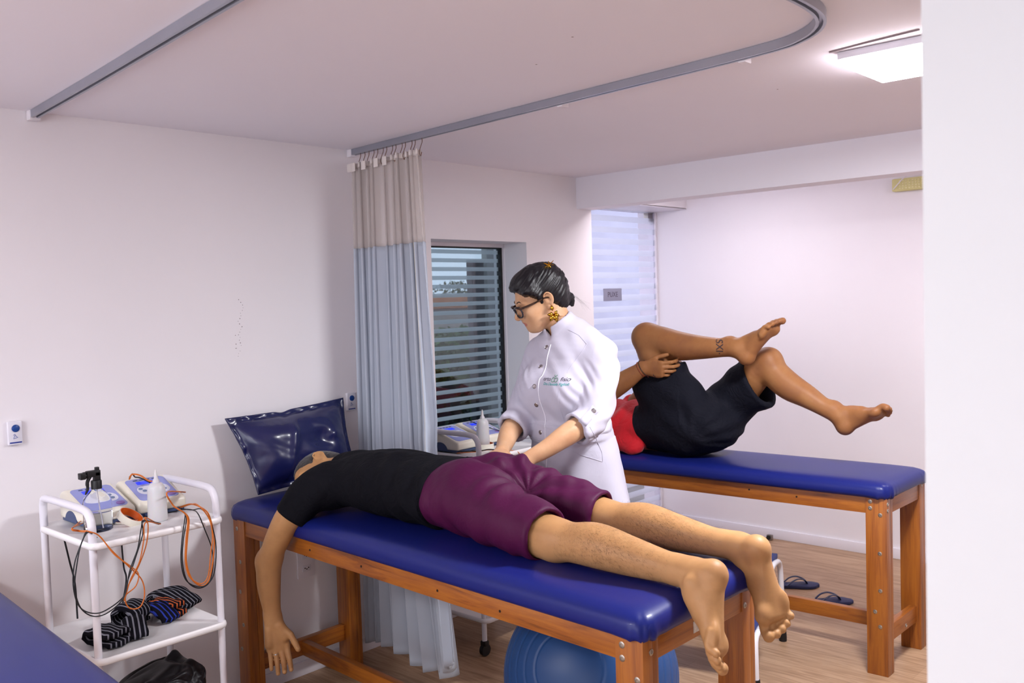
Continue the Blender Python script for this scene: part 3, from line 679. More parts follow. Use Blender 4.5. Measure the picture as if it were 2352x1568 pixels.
cable([(.34,2.91,TZ+.010),(.41,2.97,TZ+.010),(.43,3.02,TZ+.012),(.46,3.05,TZ+.006),(.50,3.08,TZ-.002),(.522,3.10,TZ-.06),(.52,3.12,TZ-.2)],B,'black cable on the window trolley',.0025)
cable([(.15,3.16,TZ+.115),(.22,3.19,TZ+.085),(.28,3.22,TZ+.068),(.33,3.28,TZ+.04),(.36,3.31,TZ+.006)],B,'black cable lying across the machine next to the woman',.002)
# ---- socks on the shelf
def sockmat(name,base,stripe,freq=62,off=0,lo=-1,hi=1):
    m,nt,b=nmat(name); t=nt.nodes.new('ShaderNodeTexCoord'); sp=nt.nodes.new('ShaderNodeSeparateXYZ'); lk(nt,t.outputs['Object'],sp.inputs[0])
    def mm(op,a,v,v2=None):
        n=nt.nodes.new('ShaderNodeMath'); n.operation=op; lk(nt,a,n.inputs[0]); 
        if isinstance(v,(int,float)): n.inputs[1].default_value=v
        else: lk(nt,v,n.inputs[1])
        return n.outputs[0]
    q=mm('FRACT',mm('MULTIPLY_ADD',sp.outputs[0],freq),0); q=mm('LESS_THAN',q,.30)
    a=mm('GREATER_THAN',sp.outputs[0],lo); c=mm('LESS_THAN',sp.outputs[0],hi); q=mm('MULTIPLY',mm('MULTIPLY',q,a),c)
    mx=nt.nodes.new('ShaderNodeMix'); mx.data_type='RGBA'; lk(nt,q,mx.inputs['Factor']); mx.inputs['A'].default_value=lin(base); mx.inputs['B'].default_value=lin(stripe)
    lk(nt,mx.outputs['Result'],b.inputs['Base Color']); b.inputs['Roughness'].default_value=.95; b.inputs['Specular IOR Level'].default_value=.1
    nbump(nt,b,nnoise(nt,ncoord(nt),700,2),.4,.001); return m
def sock(loc,rz,prof,w,mt,label,tilt=0):
    w*=1.12; prof=[(a*1.15,b*1.12) for a,b in prof]
    # a knitted sock folded over itself: closed outline in local y/z, width along local x
    P=cr(prof,6); n=len(P); v=[];f=[]; seg=14; th=.009
    for k in range(seg+1):
        s=k/seg; x=(s-.5)*w; e=1-.12*abs(2*s-1)**4
        for side in (1,-1):
            for i,p in enumerate(P):
                a=P[max(0,i-1)];b=P[min(n-1,i+1)]; d=b-a; d=d/np.linalg.norm(d)
                wv=.0018*math.sin(i*.9+k*.7)
                v.append((x+.003*math.sin(i*.6),p[0]*e-d[1]*side*th*(1-.5*abs(2*s-1)**6)+wv,max(.0008,p[1]*e+d[0]*side*th*(1-.5*abs(2*s-1)**6)+wv)))
    row=2*n
    loop=list(range(n))+list(range(2*n-1,n-1,-1)); L=len(loop)
    for k in range(seg):
        for j in range(L): a=loop[j];b=loop[(j+1)%L]; f.append((k*row+a,k*row+b,(k+1)*row+b,(k+1)*row+a))
    f.append(tuple(loop)[::-1]); f.append(tuple(seg*row+a for a in loop))
    o=obj('sock',v,f,mt,None,smooth=True); o.location=loc; o.rotation_euler=(tilt,0,rz); tag(o,label,'sock','striped socks on the middle shelf'); return o
SZ=.545
grey=sockmat('grey_striped_knit','100f16','74747e'); org=sockmat('orange_striped_knit','131019','d0693a'); blu=sockmat('blue_striped_knit','12111c','2c3c9c')
fold=[(-.055,.010),(.0,.011),(.045,.012),(.058,.024),(.046,.036),(.0,.038),(-.045,.035)]
arch=[(-.06,.011),(-.035,.028),(0,.042),(.035,.038),(.055,.022),(.058,.011)]
roll=[(-.02,.012),(.03,.012),(.052,.032),(.040,.058),(.008,.066),(-.022,.050),(-.018,.030),(.008,.026)]
sock((.44,1.245,SZ),R(105),fold,.085,grey,'folded black sock with grey stripes, nearest to the left post')
sock((.43,1.335,SZ),R(70),arch,.062,grey,'small black sock with grey stripes draped beside the nearest one')
sock((.35,1.375,SZ),R(120),roll,.092,grey,'curled black sock with grey stripes in the middle of the row')
sock((.36,1.455,SZ),R(100),arch,.062,blu,'black sock with blue stripes in the row')
sock((.33,1.500,SZ),R(104),fold,.062,org,'folded black sock with orange stripes')
sock((.25,1.560,SZ),R(104),[(a*1.35,b) for a,b in arch],.100,grey,'large black sock with grey stripes nearest to the right post')
# ------------------------------------------------------------------ exercise ball
def ball():
    c=np.array([1.425,2.46,.30]); r=.30
    nu,nv=96,260; v=[];f=[]
    for j in range(nv+1):
        ph=math.pi*j/nv
        for i in range(nu):
            th=2*math.pi*i/nu; 
            g=1; 
            k=(ph/math.pi*20)%1; g-= .009*math.exp(-((k-.5)/.10)**2) if .12<ph/math.pi<.88 else 0
            # ridged bands run round a tilted axis
            p=np.array([math.sin(ph)*math.cos(th),math.sin(ph)*math.sin(th),math.cos(ph)])*r*g
            v.append(p)
    rm=Euler((R(62),R(24),R(10))).to_matrix()
    v=[tuple(c+np.array(rm@Vector(p))) for p in v]
    for j in range(nv):
        for i in range(nu): f.append((j*nu+i,(j+1)*nu+i,(j+1)*nu+(i+1)%nu,j*nu+(i+1)%nu))
    o=obj('exercise_ball',v,f,mat('blue_ball_rubber','22467a',.42,var=.05,vs=2,bump=.05,bs=90,spec=.4),None,smooth=True)
    tag(o,'large blue exercise ball on the floor under the near treatment table','ball')
ball()
# ------------------------------------------------------------------ step stool
def stool():
    o=np.array([1.575,3.34]); a=np.array([-.965,-.262]); b=np.array([-.262,.965])   # a to the left, b away
    mpl=lambda u,v_,z:(o[0]+a[0]*u+b[0]*v_,o[1]+a[1]*u+b[1]*v_,z)
    t=empty('step_stool',mpl(.18,.25,0),'white tubular two-step stool with blue treads between the treatment tables','step stool')
    tm=mat('blue_tread','28366f',.6,bump=.3,bs=300); nv_=mat('tread_edge','1d2750',.4)
    for (v0,v1,z) in ((.0,.22,.235),(.27,.50,.415)):
        q=MB(); q.box((.0,v0,z-.022),(.36,v1,z),.004,mpl); q.build('tread',tm,t)
        q=MB(); q.box((-.001,v0-.004,z-.020),(.361,v0+.010,z-.002),.003,mpl); q.build('tread_edge',nv_,t)
    for u in (-.008,.368):
        q=MB(); q.tube([mpl(u,.06+.0,.21)]+cr([mpl(u,.03,.212),mpl(u,-.01,.19),mpl(u-.004,-.03,.12),mpl(u-.006,-.035,.03)],6),.0125,12); q.build('leg',M['white'],t)
        q=MB(); q.tube(cr([mpl(u,.05,.214),mpl(u,.22,.222),mpl(u,.27,.33),mpl(u,.30,.39),mpl(u,.40,.398),mpl(u,.50,.36),mpl(u,.53,.2),mpl(u,.545,.03)],6),.0125,12); q.build('leg',M['white'],t)
        for (uu,vv) in ((u-.006,-.035),(u,.545)):
            MB().lathe([(.017,0),(.0175,.02),(.0155,.045)],mpl(uu,vv,0),14).build('rubber_foot',M['black'],t)
stool()
# ------------------------------------------------------------------ flip-flops
def flip(c,rz,label,sgn=1):
    t=empty('flip_flop',(c[0],c[1],0),label,'flip-flop','navy flip-flops'); 
    navy=mat('navy_foam','262b55',.6,bump=.15,bs=300); strap=mat('navy_strap','202548',.3) if 'navy_strap' not in bpy.data.materials else bpy.data.materials['navy_strap']
    ca,sa=math.cos(rz),math.sin(rz)
    def L(x,y,z): return (c[0]+x*ca-y*sa,c[1]+x*sa+y*ca,z)
    out=[(-.13,0,.034),(-.10,.0,.036),(-.05,.0,.034),(0,.002*sgn,.036),(.05,.004*sgn,.044),(.09,.004*sgn,.047),(.12,.0,.040),(.138,-.004*sgn,.022)]
    P=[];Lp=[];Rp=[]
    cc=cr([(a,b,w_) for a,b,w_ in out],5)
    for q in cc: Lp.append((q[0],q[1]+q[2]));Rp.append((q[0],q[1]-q[2]))
    # rounded ends
    def arc(p,q,bul): 
        m_=((p[0]+q[0])/2+bul,(p[1]+q[1])/2); return [tuple(x) for x in cr([(*p,0),(m_[0]*.5+p[0]*.5+bul*.3,m_[1]*.35+p[1]*.65,0),(*m_,0),(m_[0]*.5+q[0]*.5+bul*.3,m_[1]*.35+q[1]*.65,0),(*q,0)],4)][1:-1]
    O_=[(x,y) for x,y in Lp]+[(a[0],a[1]) for a in arc(Lp[-1],Rp[-1],.012)]+Rp[::-1]+[(a[0],a[1]) for a in arc(Rp[0],Lp[0],-.020)]
    n=len(O_); v=[];f=[]
    for ins,z in ((.003,.001),(0,.004),(0,.014),(.002,.017),(.004,.018)):
        for x,y in O_: v.append(L(x*(1-ins/.13),y*(1-ins/.04),z))
    for k in range(4):
        for j in range(n): f.append((k*n+j,k*n+(j+1)%n,(k+1)*n+(j+1)%n,(k+1)*n+j))
    f.append(tuple(range(n))[::-1]); f.append(tuple(4*n+j for j in range(n))); obj('sole',v,f,navy,t,auto=40)
    for s_ in (1,-1):
        pts=cr([(-.030,.037*s_,.016),(.0,.036*s_,.040),(.035,.024*s_,.050),(.07,.008*s_,.038),(.085,0,.017)],6)
        MB().tube([L(*p) for p in pts],.0085,8,flat=.35).build('strap',strap,t)
flip((1.375,4.455),R(222-360+180+3),'navy flip-flop with upright strap on the floor nearest to the table',1)
flip((1.125,4.61),R(38),'navy flip-flop partly hidden behind the foot',-1)
# door stop
dsx,dsy=float(at(1768,1240,z=0)[0]),float(at(1768,1240,z=0)[1])
t=empty('door_stop',(dsx,dsy,0),'small round steel door stop on the floor by the far wall','door stop')
MB().box((dsx-.018,dsy-.012,0),(dsx+.018,dsy+.016,.036),.006).build('block',M['floorstop'],t)
MB().lathe([(.014,0),(.014,.006),(.006,.008),(.0005,.008)],(dsx-.002,dsy-.012,.020),16,rot=Euler((R(90),0,R(20))).to_matrix()).build('rubber_bumper',M['black'],t)
# ------------------------------------------------------------------ black bag on the lowest shelf
def bag():
    c=np.array([.37,1.42,.17]); bm=bmesh.new(); bmesh.ops.create_icosphere(bm,subdivisions=6,radius=1)
    for v in bm.verts:
        p=np.array(v.co); e=.55; q=np.sign(p)*np.abs(p)**e
        zt=.20+.030*q[1]+.03*nz(p[0],p[1],2,2.2)
        d=1+.10*nz(*p,1.7)+.12*abs(nz(*p,3.1))+.05*abs(nz(*p,7))
        x=c[0]+q[0]*.125*d; y=c[1]+q[1]*.155*(1+.06*nz(*p,2)); z=c[2]+(q[2]*.5+.5)*zt*(1+.22*abs(nz(p[0]*2,p[1]*2.4,5)))
        v.co=(x,y,max(z,c[2]))
    vs=[tuple(v.co) for v in bm.verts]; fs=[[v.index for v in f.verts] for f in bm.faces]; bm.free()
    tag(obj('bag',vs,fs,mat('black_bag_nylon','0d0b12',.45,bump=.3,bs=30,bd=.004),None,smooth=True),'crumpled black bag on the bottom shelf of the left trolley','bag')
bag()
# ------------------------------------------------------------------ soft-body volumes (signed distance grids -> one continuous surface)
def nv(a): a=np.array(a,float); return a/np.linalg.norm(a)
def axis(lo,hi,step,fine=()):
    xs=[lo]
    while xs[-1]<hi:
        s=step
        for a,b,t in fine:
            if a<=xs[-1]<b: s=min(s,t)
            elif xs[-1]<a<xs[-1]+step: s=min(s,max(t,a-xs[-1]))
        xs.append(xs[-1]+s)
    return np.array(xs,np.float32)
class Vol:
    def __init__(s,xs,ys,zs): s.a=[xs,ys,zs]; s.D=np.full((len(xs),len(ys),len(zs)),.5,np.float32)
    def win(s,lo,hi):
        r=[]
        for k in range(3):
            i=max(0,np.searchsorted(s.a[k],lo[k])-1); j=min(len(s.a[k]),np.searchsorted(s.a[k],hi[k])+1); r.append(slice(i,j))
        return tuple(r)
    def comb(s,w,F,k,op):
        D=s.D[w]
        if D.size==0: return
        if op=='+': a,b=D,F
        else: a,b=-D,F
        if k>0: h=np.maximum(k-np.abs(a-b),0)/k; r=np.minimum(a,b)-h*h*k*.25
        else: r=np.minimum(a,b)
        s.D[w]=r if op=='+' else -r
    def loft(s,pts,w,d=None,lat=(0,1,0),k=.012,op='+',cap=None,n=5,mg=.03,smooth=True):
        N=len(pts); w=[w]*N if isinstance(w,(int,float)) else list(w); d=w if d is None else ([d]*N if isinstance(d,(int,float)) else list(d))
        lats=[lat]*N if not isinstance(lat,list) else lat
        rows=[list(map(float,p))+[w[i],d[i]]+list(map(float,lats[i])) for i,p in enumerate(pts)]
        rows=np.array(cr(rows,n)) if (smooth and N>2) else np.array(rows)
        if smooth and N==2: rows=np.array([rows[0]*(1-t)+rows[1]*t for t in np.linspace(0,1,n+1)])
        if cap is None: cap=(None,None)
        elif not isinstance(cap,tuple): cap=(cap,cap)
        P=rows[:,:3]; mx=max(rows[:,3].max(),rows[:,4].max())+mg
        lo=P.min(0)-mx; hi=P.max(0)+mx; W=s.win(lo,hi)
        sh=s.D[W].shape
        if 0 in sh: return
        F=np.full(sh,.5,np.float32); M_=len(rows)-1; o=[W[k].start for k in range(3)]
        for i in range(M_):
            A,B_=rows[i],rows[i+1]; r=max(A[3],B_[3],A[4],B_[4])+mg
            w2=s.win(np.minimum(A[:3],B_[:3])-r,np.maximum(A[:3],B_[:3])+r)
            X,Y,Z=[s.a[k][w2[k]] for k in range(3)]
            if 0 in (len(X),len(Y),len(Z)): continue
            X=X[:,None,None];Y=Y[None,:,None];Z=Z[None,None,:]
            ab=B_[:3]-A[:3]; L=np.linalg.norm(ab); 
            if L<1e-7: continue
            T=ab/L; qx,qy,qz=X-A[0],Y-A[1],Z-A[2]
            ax=qx*T[0]+qy*T[1]+qz*T[2]; t=np.clip(ax/L,0,1); ov=ax-t*L
            lt=(A[5:8]+B_[5:8])/2; lt=lt-T*(lt@T); ln=np.linalg.norm(lt); lt=lt/ln if ln>1e-6 else nv(np.cross(T,[.3,.5,.8])); dn=np.cross(T,lt)
            lv=qx*lt[0]+qy*lt[1]+qz*lt[2]; dv=qx*dn[0]+qy*dn[1]+qz*dn[2]
            ww=A[3]+(B_[3]-A[3])*t; dd=A[4]+(B_[4]-A[4])*t; mn=np.minimum(ww,dd); cp=mn
            if i==0 and cap[0] is not None: cp=np.where(ax<0,cap[0],cp)
            if i==M_-1 and cap[1] is not None: cp=np.where(ax>L,cap[1],cp)
            f=((np.sqrt((lv/ww)**2+(dv/dd)**2+(ov/cp)**2)-1)*np.minimum(mn,np.where(np.abs(ov)>0,np.maximum(cp,.004)*3,mn))).astype(np.float32)
            q=tuple(slice(w2[k].start-o[k],w2[k].stop-o[k]) for k in range(3))
            if any(a.start<0 or a.stop>sh[k] for k,a in enumerate(q)):
                q2=[];c2=[]
                for k,a in enumerate(q):
                    st=max(a.start,0);sp=min(a.stop,sh[k]); q2.append(slice(st,sp)); c2.append(slice(st-a.start,sp-a.start))
                q=tuple(q2); f=f[tuple(c2)]
            F[q]=np.minimum(F[q],f)
        for e_,end,prev in ((cap[0],P[0],P[1]),(cap[1],P[-1],P[-2])):
            if e_ is None: continue
            T=nv(end-prev); X,Y,Z=[s.a[q][W[q]] for q in range(3)]
            g=((X[:,None,None]-end[0])*T[0]+(Y[None,:,None]-end[1])*T[1]+(Z[None,None,:]-end[2])*T[2]-min(e_,.006)).astype(np.float32)
            kk=.007; h=np.maximum(kk-np.abs(F-g),0)/kk; F=np.maximum(F,g)+h*h*kk*.25
        s.comb(W,F,k,op)
    def ell(s,c,r,fr=None,k=.012,op='+',mg=.03):
        c=np.array(c,float); r=[r]*3 if isinstance(r,(int,float)) else r; fr=np.eye(3) if fr is None else np.array(fr,float)
        m=max(r)+mg; W=s.win(c-m,c+m); X,Y,Z=[s.a[q][W[q]] for q in range(3)]
        if 0 in (len(X),len(Y),len(Z)): return
        X=X[:,None,None]-c[0];Y=Y[None,:,None]-c[1];Z=Z[None,None,:]-c[2]; acc=0
        for i in range(3): acc=acc+((X*fr[i][0]+Y*fr[i][1]+Z*fr[i][2])/r[i])**2
        s.comb(W,((np.sqrt(acc)-1)*min(r)).astype(np.float32),k,op)
    def cut(s,p,n,k=.004,box=None):        # keep the side opposite to n
        W=(slice(None),)*3 if box is None else s.win(box[0],box[1])
        X,Y,Z=[s.a[q][W[q]] for q in range(3)]
        n=nv(n); f=(X[:,None,None]-p[0])*n[0]+(Y[None,:,None]-p[1])*n[1]+(Z[None,None,:]-p[2])*n[2]
        s.comb(W,(-f).astype(np.float32),k,'-')
    def mesh(s,disp=None,smooth=2):
        D=s.D; D[0]=D[-1]=.5; D[:,0]=D[:,-1]=.5; D[:,:,0]=D[:,:,-1]=.5
        nx,ny,nz_=D.shape; ins=D<0; cs=(nx-1,ny-1,nz_-1)
        acc=[];quads=[]
        key=[];pos=[]
        def cid(i,j,k): return (i*cs[1]+j)*cs[2]+k
        for axx in range(3):
            sl0=[slice(None)]*3; sl1=[slice(None)]*3; sl0[axx]=slice(0,-1); sl1[axx]=slice(1,None)
            a=ins[tuple(sl0)]; b=ins[tuple(sl1)]; idx=np.argwhere(a!=b)
            if len(idx)==0: continue
            i,j,k=idx.T; d0=D[i,j,k]; e=[0,0,0]; e[axx]=1; d1=D[i+e[0],j+e[1],k+e[2]]; t=d0/(d0-d1)
            p=idx.astype(np.float64); p[:,axx]+=t
            u,v=[(1,2),(2,0),(0,1)][axx]; cells=[]
            for du,dv in ((-1,-1),(0,-1),(0,0),(-1,0)):
                q=idx.copy(); q[:,u]+=du; q[:,v]+=dv; c=cid(q[:,0],q[:,1],q[:,2]); cells.append(c); key.append(c); pos.append(p)
            qd=np.stack(cells,1); fl=a[i,j,k]; qd[~fl]=qd[~fl][:,::-1]; quads.append(qd)
        key=np.concatenate(key); pos=np.concatenate(pos); quads=np.concatenate(quads)
        uq,inv=np.unique(key,return_inverse=True); n=len(uq); cnt=np.bincount(inv,minlength=n)
        V=np.stack([np.bincount(inv,pos[:,q],n)/cnt for q in range(3)],1)
        V=np.stack([np.interp(V[:,q],np.arange(len(s.a[q])),s.a[q]) for q in range(3)],1)
        Q=np.searchsorted(uq,quads)
        ed=np.concatenate([Q[:,[0,1]],Q[:,[1,2]],Q[:,[2,3]],Q[:,[3,0]]])
        deg=np.bincount(ed[:,0],minlength=n)
        for _ in range(smooth):
            S=np.stack([np.bincount(ed[:,0],V[ed[:,1],q],n) for q in range(3)],1)
            V=V*.4+.6*S/np.maximum(deg,1)[:,None]
        if disp is not None:
            nrm=np.zeros_like(V); fn=np.cross(V[Q[:,2]]-V[Q[:,0]],V[Q[:,3]]-V[Q[:,1]])
            for c in range(4):
                for q in range(3): nrm[:,q]+=np.bincount(Q[:,c],fn[:,q],n)
            nrm/=np.maximum(np.linalg.norm(nrm,axis=1),1e-12)[:,None]
            V=V+nrm*disp(V)[:,None]
        return V,Q
def meshobj(name,V,Q,m,parent,mats=None,mi=None):
    me=bpy.data.meshes.new(name); me.vertices.add(len(V)); me.vertices.foreach_set('co',V.astype(np.float32).ravel())
    me.loops.add(len(Q)*4); me.loops.foreach_set('vertex_index',Q.astype(np.int32).ravel()); me.polygons.add(len(Q))
    me.polygons.foreach_set('loop_start',np.arange(0,len(Q)*4,4,dtype=np.int32)); me.polygons.foreach_set('loop_total',np.full(len(Q),4,np.int32))
    me.update(calc_edges=True); me.validate()
    for x in (mats or [m]): me.materials.append(x)
    if mi is not None: me.polygons.foreach_set('material_index',mi.astype(np.int32))
    me.polygons.foreach_set('use_smooth',[True]*len(me.polygons))
    o=bpy.data.objects.new(name,me); col.objects.link(o); setparent(o,parent); return o
# smooth lattice noise on arrays
_rng=np.random.RandomState(5); _L=_rng.rand(32,32,32)*2-1
def vn(P,sx,sy=None,sz=None,off=0.):
    sy=sx if sy is None else sy; sz=sx if sz is None else sz
    q=P*np.array([sx,sy,sz])+off; i=np.floor(q).astype(int); f=q-i; f=f*f*(3-2*f); r=0
    for a in (0,1):
        for b in (0,1):
            for c in (0,1):
                wt=(f[:,0] if a else 1-f[:,0])*(f[:,1] if b else 1-f[:,1])*(f[:,2] if c else 1-f[:,2])
                r=r+wt*_L[(i[:,0]+a)%32,(i[:,1]+b)%32,(i[:,2]+c)%32]
    return r
def folds(P,dirn,freq,amp,warp=1.5,ws=6,off=0.,sharp=1):      # folds running across dirn, bent by noise and fading in and out
    d=nv(dirn); ph=(P@d)*freq+warp*vn(P,ws,off=off); m=np.clip(.5+1.2*vn(P,ws*.8,off=off+9),0,1)
    w_=np.sin(ph); w_=np.sign(w_)*np.abs(w_)**sharp
    return amp*w_*m
# ---- reusable anatomy
def leg_lower(V,knee,ank,rk,rc,ra,back,k=.02,inf=0):
    K,A=np.array(knee,float),np.array(ank,float); b=nv(back); d=A-K
    V.loft([K,K+d*.14+b*rc*.10,K+d*.32+b*rc*.22,K+d*.55+b*rc*.10,K+d*.80,A],[rk,rk*.97,rc,rc*.86,ra*1.12,ra],k=k)
def foot(V,ank,heel,F,Usole,S,L=.26,k=.014,ra=.036,curl=.25,spread=1.):
    """F heel->toes, Usole sole->instep, S towards the big toe"""
    F=nv(F); U=nv(np.array(Usole)-F*(np.dot(Usole,F))); S=nv(np.array(S)-F*np.dot(S,F)-U*np.dot(S,U)); H=np.array(heel,float)
    q=L/.26; P=lambda f,u,s_:H+F*f*q+U*u*q+S*s_*q
    fr=[F,S,U]
    V.ell(P(.028,.034,0),(.034*q,.032*q,.034*q),fr,k=.03)
    V.loft([P(.03,.036,0),P(.09,.040,-.002),P(.145,.032,0),P(.195,.021,.002)],[.031*q,.034*q,.041*q,.047*q],[.034*q,.037*q,.030*q,.020*q],lat=tuple(S),k=k)
    V.loft([np.array(ank,float),P(.068,.075,0),P(.115,.055,.004)],[ra,.036*q,.030*q],k=.02)
    V.loft([P(.018,.034,0),P(.022,.072,0),np.array(ank,float)-F*.006+U*.05],[.026*q,.022*q,.030*q],k=.03)   # achilles
    V.ell(P(.055,.085,.031),(.016*q,.009*q,.018*q),fr,k=.012); V.ell(P(.050,.078,-.033),(.016*q,.009*q,.018*q),fr,k=.012)
    V.ell(P(.190,.014,.030),(.026*q,.021*q,.017*q),fr,k=.012); V.ell(P(.165,.010,-.034),(.026*q,.014*q,.010*q),fr,k=.012)
    V.loft([P(.07,-.010,.046),P(.13,-.012,.046)],[.020*q,.016*q],k=.02,op='-')  # arch
    toes=[(.030,.212,.258,.0150,.017),(.0075,.214,.253,.0112,.014),(-.0105,.206,.244,.0106,.013),(-.0265,.195,.232,.0100,.012),(-.0410,.180,.215,.0096,.011)]
    for (s_,a,b,r,u) in toes:
        s_*=spread; m=(a+b)/2
        V.loft([P(a-.022,.020,s_*.97),P(m-.006,.021+.004,s_),P(b-r,u-.002-curl*.012,s_*1.02)],[r*1.05*q,r*.92*q,r*1.0*q],k=.0035,n=4)
        V.ell(P(b-r*.9,u-.003-curl*.012,s_*1.02),(r*1.05*q,r*q,r*.95*q),fr,k=.003)
def hand(V,wr,D,N,S,sc=1.,curl=(20,25,15),fan=6,thumb=(.45,.5),k=.006,per=None,rw=.029,tips=None):
    """D wrist->fingers, N palm normal, S towards the thumb"""
    D=nv(D); N=nv(np.array(N)-D*np.dot(N,D)); S=nv(np.array(S)-D*np.dot(S,D)-N*np.dot(S,N)); W=np.array(wr,float)
    P=lambda d,s_,n_:W+(D*d+S*s_+N*n_)*sc
    V.loft([P(-.02,0,0),P(.02,0,.001),P(.055,.001,.002),P(.092,0,.0)],[rw*sc,.031*sc,.039*sc,.041*sc],[.021*sc,.018*sc,.0155*sc,.012*sc],lat=tuple(S),k=.012)
    V.loft([P(.015,.018,.010),P(.055,.030,.010)],[.016*sc,.015*sc],k=.012)         # thumb base pad
    V.loft([P(.02,-.022,.008),P(.07,-.028,.007)],[.012*sc,.012*sc],k=.01)
    ends=[]
    fs=[(.029,.094,(.043,.026,.021),.0094),(.010,.098,(.047,.030,.022),.0096),(-.010,.094,(.043,.028,.021),.0091),(-.028,.084,(.034,.021,.019),.0082)]
    for i,(s_,d0,seg,r) in enumerate(fs):
        c=curl if per is None else per[i]; a=0; fn=R(fan*(1.5-i)); Dd=D*math.cos(fn)+S*math.sin(fn)
        p=P(d0-.010,s_,0); pts=[p,P(d0,s_,.0)]; p=pts[-1]; rr=[r*1.12*sc,r*1.08*sc]
        for q,(l,ang) in enumerate(zip(seg,c)):
            a+=R(ang); dd=Dd*math.cos(a)+N*math.sin(a); m_=p+dd*l*.5*sc; p=p+dd*l*sc; pts+=[m_,p]; rr+=[r*(.96-.05*q)*sc,r*(1.0-.08*q)*sc]
        V.loft(pts,rr,k=.0035,smooth=False); ends.append((p,dd,r*sc))
    # thumb leaves the side of the palm near its base
    t0=P(.022,.022,.006); a,b=thumb; d1=nv(D*.62+S*.62*(1-a*.3)+N*(.25+a*.5)); p1=t0+d1*.042*sc; d2=nv(D*.85+S*.35*(1-b)+N*(.2+.5*b)); p2=p1+d2*.032*sc; p3=p2+nv(d2+N*.1+D*.15)*.024*sc
    V.loft([t0,t0*.5+p1*.5,p1,p1*.5+p2*.5,p2,p3],[.0155*sc,.0135*sc,.0118*sc,.0105*sc,.0110*sc,.0092*sc],k=.006,smooth=False)
    return ends
def head(V,c,F,U,sc=1.,fem=False,neck=None,k=.012):
    F=nv(F); U=nv(np.array(U)-F*np.dot(U,F)); L=np.cross(U,F); c=np.array(c,float); fr=[F,L,U]
    P=lambda f,l,u:c+(F*f+L*l+U*u)*sc
    E=lambda f,l,u,r,kk=k,op='+':V.ell(P(f,l,u),[x*sc for x in (r if isinstance(r,tuple) else (r,)*3)],fr,k=kk,op=op)
    E(-.012,0,.042,(.097,.075,.088)); E(.040,0,-.020,(.062,.062,.085),.03)
    E(.052,0,-.072,(.040,.044,.034),.03); E(.076,0,-.092,(.019,.020,.018),.018)
    for s_ in (1,-1):
        V.loft([P(-.005,.054*s_,-.035),P(.02,.050*s_,-.068),P(.062,.026*s_,-.094)],[.018*sc,.017*sc,.015*sc],k=.022)
        E(.066,.036*s_,-.026,(.026,.024,.024),.022); E(.083,.026*s_,.026,(.012,.026,.009),.014)
        E(.102,.032*s_,.004,(.012,.016,.010),.010,'-'); E(.081,.031*s_,.002,.0135,.004)
        E(.101,.0125*s_,-.034,(.010,.007,.007),.006)
        # ear
        ef=[F,L,U]; V.ell(P(-.008,.074*s_,-.006),[.019*sc,.0065*sc,.031*sc],[nv(F-L*.35*s_),nv(L*s_+F*.35),U],k=.005)
        V.ell(P(-.012,.084*s_,.004),[.019*sc,.0045*sc,.025*sc],[nv(F-L*.5*s_),nv(L*s_+F*.5),U],k=.004)
        V.ell(P(-.002,.088*s_,-.002),[.011*sc,.006*sc,.017*sc],[nv(F-L*.4*s_),nv(L*s_+F*.4),U],k=.003,op='-')
        E(-.002,.078*s_,-.032,(.009,.006,.009),.004)
        E(-.007,.091*s_,-.001,(.011,.009,.016),.003,'-')
        V.loft([P(.006,.079*s_,.008),P(.002,.086*s_,.024),P(-.012,.091*s_,.029),P(-.025,.091*s_,.014),P(-.024,.089*s_,-.008),P(-.012,.084*s_,-.027)],[.0036*sc]*6,k=.002)
        V.loft([P(-.016,.086*s_,.014),P(-.017,.087*s_,-.006),P(-.008,.083*s_,-.016)],[.0028*sc]*3,k=.002)
    V.loft([P(.088,0,.020),P(.103,0,.0),P(.121,0,-.024),P(.117,0,-.034)],[.0070*sc,.0078*sc,.0085*sc,.007*sc],k=.010)
    E(.088,0,-.050,(.016,.020,.012),.012)
    V.loft([P(.086,.021,-.060),P(.0965,.008,-.0555),P(.0975,0,-.0565),P(.0965,-.008,-.0555),P(.086,-.021,-.060)],[.003*sc,.0052*sc,.005*sc,.0052*sc,.003*sc],k=.004)
    V.loft([P(.086,.019,-.063),P(.0945,0,-.0685),P(.086,-.019,-.063)],[.0035*sc,.0068*sc,.0035*sc],k=.004)
    V.loft([P(.0900,.024,-.0615),P(.1035,0,-.0615),P(.0900,-.024,-.0615)],[.0012*sc]*3,k=.0015,op='-')
    return fr,P
def skin(name,a,b,c,rough=.48,vs=9):
    m,nt,bb=nmat(name); v=ncoord(nt); f=nnoise(nt,v,vs,5,.6); lk(nt,nramp(nt,f,[(.30,a),(.5,b),(.72,c)]),bb.inputs['Base Color'])
    bb.inputs['Roughness'].default_value=rough; bb.inputs['Subsurface Weight'].default_value=.12; bb.inputs['Subsurface Scale'].default_value=.006; bb.inputs['Subsurface Radius'].default_value=(1,.4,.2)
    bb.inputs['Specular IOR Level'].default_value=.25; nbump(nt,bb,nnoise(nt,v,260,3,.6),.12,.0012); return m
